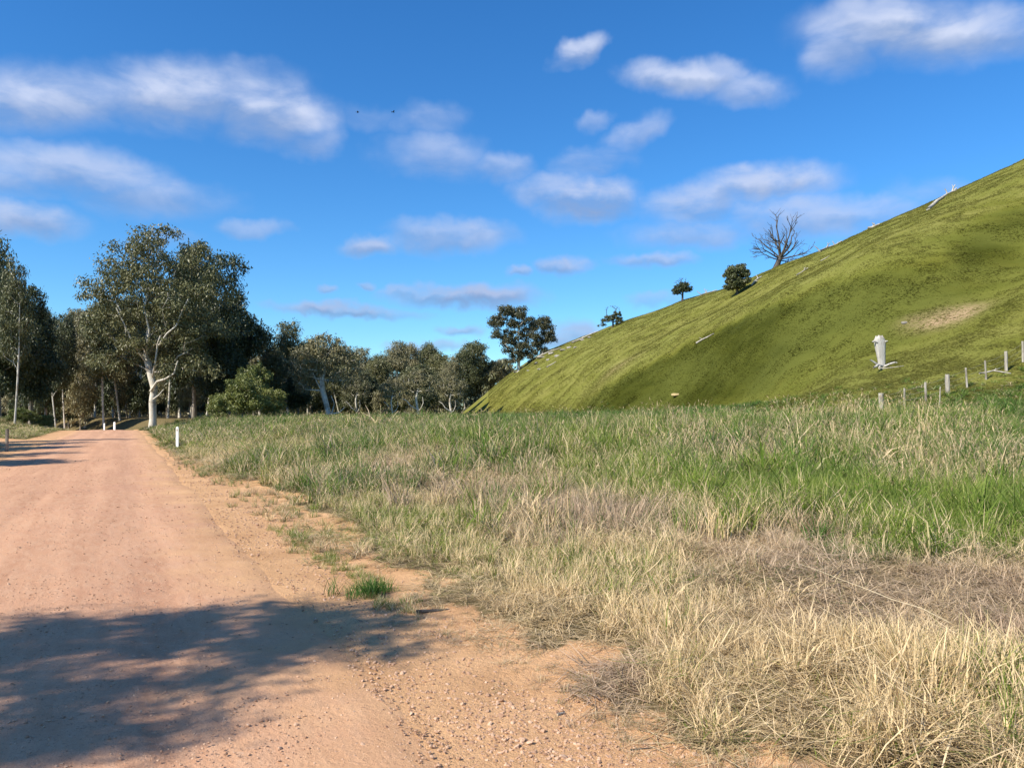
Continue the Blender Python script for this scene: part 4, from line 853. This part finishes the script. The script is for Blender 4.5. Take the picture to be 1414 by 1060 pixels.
# ------------------------------------------------------------------ grass tufts, scattered
def blades(rng, n, spread, lean, width, curve, mode='up', seed_head=0.0, stiff=1.0, lens=(.6, 1.0)):
    V = []; Fc = []; br_ = []; bh_ = []; bt_ = []; segs = 3
    for k in range(n):
        a = rng.rand() * 6.283; r_ = spread * math.sqrt(rng.rand()); bx, by = r_ * math.cos(a), r_ * math.sin(a)
        L = rng.uniform(*lens); az = rng.rand() * 6.283; b = rng.rand(); w = width * rng.uniform(.6, 1.3)
        if mode == 'mat': el = math.radians(rng.uniform(-12, 17)); cv = rng.uniform(-.5, .5); z0 = rng.uniform(0.02, .50)
        else: el = math.radians(90 - abs(rng.normal(0, lean))); cv = curve * rng.uniform(.3, 1.4); z0 = 0
        hd = (math.cos(az), math.sin(az)); side = rng.rand() * 6.283; sx, sy = math.cos(side) * w / 2, math.sin(side) * w / 2
        if mode == 'mat': sx, sy = -hd[1] * w / 2, hd[0] * w / 2
        x, y, z_ = bx, by, z0; e_ = el; pts = []
        for s_ in range(segs + 1):
            pts.append((x, y, z_)); st_ = L / segs; x += math.cos(e_) * hd[0] * st_; y += math.cos(e_) * hd[1] * st_; z_ += math.sin(e_) * st_; e_ -= cv / segs * (1 + s_ * .5)
            if mode == 'mat' and z_ < .02: z_ = .02
        head = rng.rand() < seed_head; b0 = len(V)
        for s_, p in enumerate(pts):
            t = (1, .9, .65, .10)[s_]; 
            if head: t = .35
            V += [(p[0] - sx * t, p[1] - sy * t, p[2]), (p[0] + sx * t, p[1] + sy * t, p[2])]; br_ += [b, b]; bh_ += [s_ / segs] * 2; bt_ += [0, 0]
        for s_ in range(segs): Fc.append((b0 + 2 * s_, b0 + 2 * s_ + 1, b0 + 2 * s_ + 3, b0 + 2 * s_ + 2))
        if head:
            p = pts[-1]; q_ = (p[0] + math.cos(e_) * hd[0] * .13, p[1] + math.cos(e_) * hd[1] * .13, p[2] + math.sin(max(e_, .3)) * .14); m_ = tuple((a_ + b_) / 2 for a_, b_ in zip(p, q_))
            for (ux, uy) in ((w * .55, 0), (0, w * .55)):
                b1 = len(V); V += [p, (m_[0] - ux, m_[1] - uy, m_[2]), q_, (m_[0] + ux, m_[1] + uy, m_[2])]; Fc.append((b1, b1 + 1, b1 + 2, b1 + 3)); br_ += [b] * 4; bh_ += [1] * 4; bt_ += [1] * 4
    return V, Fc, br_, bh_, bt_
protos = bpy.data.collections.new('grass_kinds')
def proto(i, *a, **k):
    rng = np.random.RandomState(300 + i); V, Fc, b, h, t = blades(rng, *a, **k)
    me = make_mesh('grass_tuft', V, np.array(Fc), [m_grass], True, dict(br=b, bh=h, bt=t)); o = bpy.data.objects.new('grass_tuft_%02d' % i, me); protos.objects.link(o)
# 0-2 upright, 3-4 arching, 5-6 matted, 7-8 seeding; then the same coarser for mid and far distance
for lod, (w_, nb) in enumerate([(.017, 34), (.020, 34), (.028, 32)]):
    o_ = lod * 9
    for k in range(3): proto(o_ + k, nb, .22, 13, w_, .55, lens=(.45, 1.0))
    for k in range(2): proto(o_ + 3 + k, nb, .16, 26, w_ * 1.25, 1.5, lens=(.5, 1.05))
    for k in range(2): proto(o_ + 5 + k, nb + 10, .42, 60, w_ * .9, 0, mode='mat', lens=(.4, 1.0))
    for k in range(2): proto(o_ + 7 + k, int(nb * .7), .25, 9, w_ * .9, .35, seed_head=.35, lens=(.6, 1.15))
def scatter(name, pts, rot, scl, idx_, green_, hue_, coll, label=None):
    me = bpy.data.meshes.new(name); me.vertices.add(len(pts)); me.vertices.foreach_set('co', np.asarray(pts, np.float32).ravel())
    for nm, ty, arr in (('scl', 'FLOAT_VECTOR', scl), ('rot', 'FLOAT_VECTOR', rot)): me.attributes.new(nm, ty, 'POINT').data.foreach_set('vector', np.asarray(arr, np.float32).ravel())
    me.attributes.new('pick', 'INT', 'POINT').data.foreach_set('value', np.asarray(idx_, np.int32))
    for nm, arr in (('green', green_), ('hue', hue_)): me.attributes.new(nm, 'FLOAT', 'POINT').data.foreach_set('value', np.asarray(arr, np.float32))
    o = link(name, me); ng = bpy.data.node_groups.new(name, 'GeometryNodeTree')
    ng.interface.new_socket('Geometry', in_out='INPUT', socket_type='NodeSocketGeometry'); ng.interface.new_socket('Geometry', in_out='OUTPUT', socket_type='NodeSocketGeometry')
    gi = ng.nodes.new('NodeGroupInput'); go = ng.nodes.new('NodeGroupOutput'); ci = ng.nodes.new('GeometryNodeCollectionInfo')
    ci.inputs['Collection'].default_value = coll; ci.inputs['Separate Children'].default_value = True; ci.inputs['Reset Children'].default_value = True
    ip = ng.nodes.new('GeometryNodeInstanceOnPoints'); ip.inputs['Pick Instance'].default_value = True
    def na_(nm, ty): q = ng.nodes.new('GeometryNodeInputNamedAttribute'); q.data_type = ty; q.inputs[0].default_value = nm; return q.outputs[0]
    L = ng.links.new; L(gi.outputs[0], ip.inputs['Points']); L(ci.outputs[0], ip.inputs['Instance']); L(na_('pick', 'INT'), ip.inputs['Instance Index'])
    L(na_('rot', 'FLOAT_VECTOR'), ip.inputs['Rotation']); L(na_('scl', 'FLOAT_VECTOR'), ip.inputs['Scale']); L(ip.outputs[0], go.inputs[0])
    md = o.modifiers.new('scatter', 'NODES'); md.node_group = ng; o['kind'] = 'stuff'
    if label: o['label'] = label
    return o
# how the verge and the paddock look, read at places: x, y in the photograph -> green, mat, height, seeding, hue
CP = np.array([
 (300,592,.62,.0,.50,.3,.4),(400,588,.74,.0,.55,.3,.5),(400,612,.76,.0,.55,.2,.5),(330,640,.20,.2,.30,.1,.1),(430,662,.35,.2,.32,.2,.2),(270,600,.52,.1,.45,.4,.1),(345,615,.66,0,.45,.2,.4),
 (560,598,.62,.0,.60,.4,.5),(640,625,.68,.0,.50,.3,.5),(480,630,.85,.0,.55,.2,.8),(520,640,.70,.0,.50,.1,.5),(500,600,.70,.0,.50,.3,.5),(730,618,.72,.0,.60,.3,.5),
 (750,585,.95,.0,.75,.05,.9),(900,582,.97,.0,.80,.05,.95),(1050,590,.94,.0,.80,.1,.8),(1200,590,.88,.0,.90,.3,.5),(1380,600,.96,.0,.85,.1,.8),(1290,585,.95,0,.95,.1,.1),
 (650,595,.86,.0,.65,.2,.7),(700,645,.88,.0,.50,.1,.4),(900,645,.92,.0,.55,.1,.4),(1100,635,.90,.0,.55,.15,.4),(1300,640,.92,.0,.55,.15,.5),(800,665,.80,0,.5,.2,.2),
 (1010,662,.55,.1,.50,.6,.7),(1300,692,.62,.1,.50,.6,.6),(1100,685,.80,.0,.50,.5,.4),(1180,672,.70,.0,.5,.5,.5),
 (560,665,.12,.5,.30,.2,.5),(640,690,.12,.5,.30,.3,.6),(720,700,.12,.4,.35,.5,.7),(830,735,.15,.4,.35,.5,.8),(760,765,.25,.4,.30,.3,.5),(920,760,.2,.4,.3,.3,.6),
 (960,715,.92,.0,.44,.1,.3),(1150,740,.92,.0,.44,.1,.3),(1380,760,.94,.0,.50,.1,.3),(850,690,.82,.0,.42,.3,.2),(1000,745,.6,.1,.36,.2,.2),(1250,780,.85,.0,.38,.2,.2),
 (540,705,.50,.1,.22,.1,.1),(600,740,.50,.1,.22,.1,.1),(680,790,.42,.1,.22,.1,.0),(780,820,.36,.1,.26,.1,.0),(880,830,.34,.2,.26,.1,.0),(640,835,.20,.5,.18,.1,.1),(900,880,.22,.1,.3,.1,.0),
 (1050,790,.10,.7,.26,.2,.6),(1150,825,.08,.95,.26,.1,.5),(1250,850,.08,.95,.26,.1,.6),(1390,880,.10,.9,.28,.1,.6),(1000,835,.15,.8,.24,.1,.45),(1100,880,.12,.9,.24,.1,.45),(1180,900,.10,.8,.24,.1,.4),
 (950,940,.14,.3,.26,.0,.0),(1060,960,.10,.5,.26,.1,.0),(1180,960,.12,.4,.30,.1,.0),(1300,980,.22,.2,.34,.1,.0),(1390,1010,.36,.2,.36,.1,.0),(1220,1045,.20,.3,.30,.1,.0),(1110,1020,.1,.7,.22,.1,.1),
 (740,860,.12,.5,.20,.1,.1),(850,935,.05,.7,.24,.1,.9),(800,905,.15,.5,.2,.1,.4),(690,845,.1,.6,.15,.1,.1)])
cy_ = np.maximum(CP[:, 1] - HY, 6); cY = EYE * F / cy_; cX = (CP[:, 0] - CX) / F * cY
cYh = np.where(CP[:, 1] < 640, (EYE - .8) * F / np.maximum(cy_ , 11), cY); cX = (CP[:, 0] - CX) / F * cYh; cU = cX / cYh; cl = np.log(cYh)
def field(X, Y):
    u = X / Y; l = np.log(Y); out = np.zeros((len(X), 5)); W_ = np.zeros(len(X))
    du = (fbm(X * .8, Y * .8, 80) - .5) * .09; dl_ = (fbm(X * .8, Y * .8, 81) - .5) * .22
    for k in range(len(CP)):
        w = 1 / (((u + du - cU[k]) / .055) ** 2 + ((l + dl_ - cl[k]) / .085) ** 2 + .12) ** 2; out += w[:, None] * CP[k, 2:][None]; W_ += w
    return out / W_[:, None]
rg = np.random.RandomState(400); allp = []
for (ra, rb_, dens, lod) in [(2.2, 5.5, 190, 0), (5.5, 9, 130, 0), (9, 14, 75, 0), (14, 22, 42, 1), (22, 34, 24, 1), (34, 50, 12, 2), (50, 75, 5, 2), (75, 115, 2.0, 2)]:
    hw_ = 64 if ra < 14 else 46; n = int(dens * .5 * math.radians(42 + hw_) * (rb_ ** 2 - ra ** 2)); th = np.radians(rg.uniform(-42, hw_, n)); r_ = np.sqrt(rg.uniform(ra ** 2, rb_ ** 2, n))
    allp.append(np.stack([r_ * np.sin(th), r_ * np.cos(th), np.full(n, lod)], -1))
AP = np.concatenate(allp); X = AP[:, 0]; Y = AP[:, 1]; lod = AP[:, 2].astype(int)
d = road_d(X, Y); dt = dirtiness(X, Y); _, _, _, _, _, hs, hw = hill_s(X, Y)
right = d > 0; GP = at(245, 38); clear = (np.hypot(X - GP.x, Y - GP.y) < .8) | ((np.abs(X / Y - (245 - CX) / F) < .012) & (Y > 30) & (Y < 38.5)); keep = np.where(right, (dt < .22 + .62 * rg.rand(len(X)) ** 1.8) & (d > .3), (d < -ROADW - .5) & (dt < .4))
keep &= rg.rand(len(X)) < .55 + .45 * ss(fbm(X * 2.0, Y * 2.0, 87, 3), .38, .58)
keep &= ~((hs > .0 + .06 * rg.rand(len(X))) & (hw > .3)); keep &= (Y > 1.0) & ~clear
X, Y, lod, d, dt = X[keep], Y[keep], lod[keep], d[keep], dt[keep]
fp = field(X, np.maximum(Y, 2)); left = d < 0
fp[left] = np.array([.55, .15, .38, .3, .2]); n = len(X)
sm = fbm(X * 1.6, Y * 1.6, 85); sm2 = fbm(X * 4, Y * 4, 86, 2)
G0 = .5 + (fp[:, 0] - .5) * 1.25; G = np.clip(G0 + (sm - .5) * .35 + rg.normal(0, .08, n), 0, 1); M = fp[:, 1] + (sm2 - .5) * .5; Hh = fp[:, 2] * (.62 + .55 * sm2 + .3 * rg.rand(n)); SDd = fp[:, 3]
Hh *= np.where((fp[:, 0] > .6) & (Y > 5), 1.16, 1.0) * (1 - .42 * ss(Y, 26, 36) * ss(X / Y, .25, .42)) * (1 - .18 * ss(Y, 22, 34)) * np.exp(rg.normal(0, .16, n)); Hh *= 1 - .72 * ss(dt, .02, .55); Hh = np.where((hill_s(X, Y)[5] > -.12) & (X > 5), Hh * .55, Hh)
r1 = rg.rand(n); kind = np.where(r1 < np.maximum(M, .75 * ss(dt, .03, .3)), 5 + rg.randint(0, 2, n), np.where(rg.rand(n) < SDd * .40, 7 + rg.randint(0, 2, n), np.where(rg.rand(n) < .62, rg.randint(0, 3, n), 3 + rg.randint(0, 2, n))))
cl9 = fbm(X * .9 + 7, Y * .9, 88, 3); G = np.clip(G + (cl9 - .5) * .55, 0, 1); Hh = Hh * (1 + (cl9 - .5) * .8)
hue = np.clip(fp[:, 4] + (sm - .5) * .9 + rg.normal(0, .1, n), 0, 1)
rot = np.stack([rg.normal(0, .10, n), rg.normal(0, .10, n), rg.uniform(0, 6.283, n)], -1)
wide = np.where(lod == 0, np.maximum(Hh, .30), np.where(lod == 1, np.maximum(Hh, .5) * 1.1, np.maximum(Hh, .6) * 1.5)) * rg.uniform(.8, 1.25, n)
scl = np.stack([wide, wide, np.where(kind == 5, Hh * 1.1, Hh)], -1)
pts = np.stack([X, Y, land(X, Y) - .015], -1)
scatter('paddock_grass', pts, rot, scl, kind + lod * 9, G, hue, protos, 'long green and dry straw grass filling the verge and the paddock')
# small fringe along the road edge and the dark tuft
def clump(px, py, n, spread, h, green_, hue_, kinds=(0, 1, 2)):
    g = hit(px, py, 2.5); x = g.x + rg.normal(0, spread, n); y = g.y + rg.normal(0, spread, n); return x, y, np.full(n, h) * rg.uniform(.6, 1.1, n), np.full(n, green_), np.full(n, hue_), rg.choice(kinds, n)
cl_ = [clump(512, 822, 16, .11, .23, .99, 1.0), clump(540, 838, 14, .14, .14, .6, .3), clump(560, 850, 10, .12, .10, .3, .3), clump(468, 648, 34, .32, .62, .99, 1.0, (3, 4, 0)), clump(500, 640, 30, .5, .60, .97, .9, (3, 0)), clump(521, 662, 18, .25, .3, .1, .3),
       clump(1290, 592, 60, .9, 1.05, .98, .0, (0, 3, 4)), clump(990, 588, 34, .5, .95, .98, .9, (3, 4, 0)), clump(812, 600, 30, .8, .8, .9, .7, (0, 3)), clump(310, 608, 40, .8, .6, .9, .9, (3, 4)), clump(1405, 640, 50, .8, .7, .97, .9, (0, 3)),
       clump(1170, 590, 40, 1.2, 1.15, .30, .1, (7, 8)), clump(840, 620, 16, 1.5, .95, .3, .1, (7, 8)), clump(1340, 680, 26, .6, .62, .1, .1, (7, 8)), clump(880, 690, 14, .8, .6, .2, .1, (7, 8))]
for k in range(95):
    px = rg.uniform(640, 1414); Yq = rg.uniform(15, 27); p_ = at(px, Yq); m_ = 5
    cl_.append((p_.x + rg.normal(0, .35, m_), Yq + rg.normal(0, .35, m_), rg.uniform(.6, 1.05) * rg.uniform(.7, 1.1, m_), np.full(m_, rg.choice((.15, .5, .9, .97))), np.full(m_, rg.uniform(0, .9)), rg.choice((0, 3, 4, 7, 8), m_)))
for k in range(130):
    px = rg.uniform(520, 1414); Yq = rg.uniform(8.5, 16); p_ = at(px, Yq); m_ = 3
    if p_.x > RC + RS * Yq + 3.0: cl_.append((p_.x + rg.normal(0, .15, m_), Yq + rg.normal(0, .15, m_), rg.uniform(.34, .60) * rg.uniform(.7, 1.1, m_), np.full(m_, rg.choice((.05, .1, .6, .9))), np.full(m_, rg.uniform(0, .9)), rg.choice((7, 8, 0), m_)))
for (pa, pb, m_) in [((378, 728), (440, 768), 60), ((440, 768), (500, 800), 60), ((500, 795), (520, 830), 20)]:
    for k in range(m_):
        f = rg.rand(); cl_.append(clump(pa[0] + (pb[0] - pa[0]) * f, pa[1] + (pb[1] - pa[1]) * f, 1, .09, .11, rg.uniform(.5, .95), .2))
for k in range(70):
    px = rg.uniform(560, 1080); py = np.interp(px, [560, 640, 800, 830, 1000, 1080], [850, 880, 930, 985, 1020, 1050]) + rg.uniform(-12, 22); cl_.append(clump(px, py, 1, .03, .08, rg.uniform(0, .5), .5, (5, 6, 2)))
for k in range(420):
    Yq = 9 + 32 * rg.rand() ** 1.3; e_ = dirt_edge(Yq) * rg.uniform(.25, 1.1) + .15; x_ = RC + RS * Yq + e_; m_ = 2
    if vnoise(np.array([Yq * .9]), np.array([e_ * 2]), 5)[0] > .42: cl_.append((x_ + rg.normal(0, .12, m_), Yq + rg.normal(0, .25, m_), rg.uniform(.09, .24, m_), np.full(m_, rg.choice((.1, .3, .7, .9))), rg.uniform(0, .8, m_), rg.choice((0, 1, 3, 5), m_)))
for k in range(420):
    Yq = 3.5 + 20 * rg.rand() ** 1.7; e_ = dirt_edge(Yq) - .75 * rg.rand() ** 1.4 + .1; x_ = RC + RS * Yq + e_
    cl_.append((np.array([x_]), np.array([Yq]), np.array([rg.uniform(.03, .09)]), np.array([rg.uniform(0, .4)]), np.array([rg.uniform(.2, .9)]), np.array([rg.choice((5, 6, 6, 1))])))
cat_ = [np.concatenate([c_[k] for c_ in cl_]) for k in range(6)]; x, y, h, g_, hu_, kd = cat_; n = len(x); r_ = np.hypot(x, y); ld = np.where(r_ < 14, 0, np.where(r_ < 34, 1, 2)); mw = np.where(ld == 0, np.maximum(h * 1.6, .10), h * (1 + .25 * ld))
scatter('edge_grass', np.stack([x, y, land(x, y) - .01], -1), np.stack([rg.normal(0, .12, n), rg.normal(0, .12, n), rg.uniform(0, 6.28, n)], -1), np.stack([mw, mw, h], -1), kd + 9 * ld, g_, hu_, protos, 'small grass tufts along the edge of the road and rank green clumps in the paddock')
# short pasture tufts on the hill
hillk = bpy.data.collections.new('pasture_kinds')
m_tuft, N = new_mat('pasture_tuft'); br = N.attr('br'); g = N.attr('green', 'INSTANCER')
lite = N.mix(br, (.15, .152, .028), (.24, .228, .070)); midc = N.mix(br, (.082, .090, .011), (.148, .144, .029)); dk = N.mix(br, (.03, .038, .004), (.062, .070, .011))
c = N.mix(N.ramp(g, 0, .5, smooth=False), lite, midc); c = N.mix(N.ramp(g, .5, 1, smooth=False), c, dk); finish(N, c, .7, .1, trans=.15)  # here green carries the painted fold shade, so tufts match the hill
for k in range(3):
    V, Fc, b, h, t = blades(np.random.RandomState(500 + k), 26, .5, 30, .07, 1.0, lens=(.4, 1.0)); me = make_mesh('pasture_tuft', V, np.array(Fc), [m_tuft], True, dict(br=b)); hillk.objects.link(bpy.data.objects.new('pasture_tuft_%02d' % k, me))
n = 380000; th = rg.uniform(-.03, .66, n); rb_ = np.interp(th, tht, RB); rr_ = np.interp(th, tht, RR); s = rg.rand(n) ** 1.5 * 1.03 - .02; s = np.where(rg.rand(n) < .10, -.22 * rg.rand(n), s); th = np.where(s < -.02, .33 + .33 * rg.rand(n), th); r_ = rb_ + s * (rr_ - rb_); X = r_ * np.sin(th); Y = r_ * np.cos(th)
keep = rg.rand(n) < .40 + .60 * ss(fbm(X * .25, Y * .25, 90), .35, .6)
X, Y, th, s, r_ = X[keep], Y[keep], th[keep], s[keep], r_[keep]; n = len(X); q = s - np.interp(th, CREASE_TH, CREASE_S)
tuft_shade = shade_mottle_at(X, Y, th, s)
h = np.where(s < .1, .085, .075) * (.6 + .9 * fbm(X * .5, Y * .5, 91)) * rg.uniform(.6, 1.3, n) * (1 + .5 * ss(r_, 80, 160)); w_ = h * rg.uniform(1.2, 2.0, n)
scatter('pasture_grass', np.stack([X, Y, land(X, Y) - .02], -1), np.stack([rg.normal(0, .1, n), rg.normal(0, .1, n), rg.uniform(0, 6.28, n)], -1), np.stack([w_, w_, h], -1), rg.randint(0, 3, n), np.clip(tuft_shade * .9 + rg.normal(0, .18, n), 0, 1), np.zeros(n), hillk, 'short green pasture grass over the face of the hill')

# ------------------------------------------------------------------ loose stones
import bmesh
stk = bpy.data.collections.new('stone_kinds')
for k in range(5):
    rng = np.random.RandomState(600 + k); bm = bmesh.new(); bmesh.ops.create_icosphere(bm, subdivisions=1, radius=1)
    for v in bm.verts: v.co = v.co * rng.uniform(.7, 1.15); v.co.z *= .62
    me = bpy.data.meshes.new('stone'); bm.to_mesh(me); bm.free(); me.materials.append(m_stone); stk.objects.link(bpy.data.objects.new('stone_%02d' % k, me))
n = 150000; th = np.radians(rg.uniform(-40, 30, n)); r_ = 2.3 + 30 * rg.rand(n) ** 1.9; X = r_ * np.sin(th); Y = r_ * np.cos(th); d = road_d(X, Y)
e_ = X - (RC + RS * Y); pr = .25 + .75 * np.exp(-((d - .25) / .5) ** 2) + .25 * np.exp(-((d + 2.1) / .25) ** 2); pr = np.where(d > .9, .3, pr) * (.4 + 1.2 * ss(fbm(X * 1.2, Y * 1.2, 95), .4, .65))
keep = (rg.rand(n) < pr) & (d > -ROADW - .3) & (e_ < dirt_edge(Y) + .2); X, Y, d = X[keep], Y[keep], d[keep]; n = len(X)
sz = .0022 + .005 * rg.rand(n) ** 4 + .005 * (rg.rand(n) < .08) * rg.rand(n); sz *= 1 + .6 * np.exp(-((d - .4) / .6) ** 2); sz *= (1 + np.hypot(X, Y) * .05)
zz_ = land(X, Y); mid = (d + ROADW / 2) / (ROADW / 2); zz_ = zz_ + np.where(d < 0, .006 + .05 * (1 - np.clip(np.abs(mid), 0, 1) ** 2), 0)
scatter('gravel', np.stack([X, Y, zz_ + sz * .2], -1), rg.uniform(0, 6.28, (n, 3)) * [.1, .1, 1], np.stack([sz * rg.uniform(.8, 1.5, n), sz, sz], -1), rg.randint(0, 5, n), np.zeros(n), np.zeros(n), stk, 'small loose stones on the road and its sandy edge')

# sticks and a burnt log lying on the verge
def stick(name, px, py, L, r_, az, rise, label, mat=m_dead, cat='stick', sub=4, zoff=.0):
    g = hit(px, py, 2.5); rng = np.random.RandomState(px + py); q = []
    for k in range(sub + 1):
        f = k / sub; q.append((math.cos(az) * L * f + rng.normal(0, .012 * L), math.sin(az) * L * f, r_ + rise * f + zoff + abs(rng.normal(0, .01 * L))))
    a, b, r0, r1 = path_edges([(q, r_, r_ * .45)]); v, f = tubes(a, b, r0, r1, 7); f = [tuple(x) for x in f] + [tuple(range(7))]
    o = link(name, make_mesh(name, v, f, [mat], True), None, g); tag(o, label, cat); return o
stick('twig', 995, 1006, .26, .006, -.15, .0, 'grey twig on the sand at the edge of the dry grass')
stick('twig', 1000, 990, .18, .004, .5, .01, 'thin pale twig just above the grey one on the sand', m_post)
stick('twig', 870, 1036, .14, .004, .2, .0, 'short dark twig lying on bare sand at the bottom of the photo', m_deadtree)
stick('twig', 770, 988, .05, .008, .6, .0, 'tiny bark chip on the sand below the brown grass clump', m_post)
stick('fallen_stalk', 1310, 897, 1.3, .0026, 1.98, .16, 'long dry stalk leaning across the matted grass', m_straw, 'stalk', 6, .16)
stick('fallen_stalk', 770, 838, .42, .004, .25, .06, 'pale dead stem lying on the edge of the dry grass', m_straw, 'stalk', 4, .04)
stick('charred_log', 452, 690, .55, .07, .25, .05, 'short charred log at the edge of the grass by the sandy bay', m_deadtree, 'log')
stick('charred_log', 575, 848, .28, .018, .3, .0, 'dark rotten branch in the dip behind the green tuft', m_deadtree, 'log')
print('objects', len(bpy.data.objects))
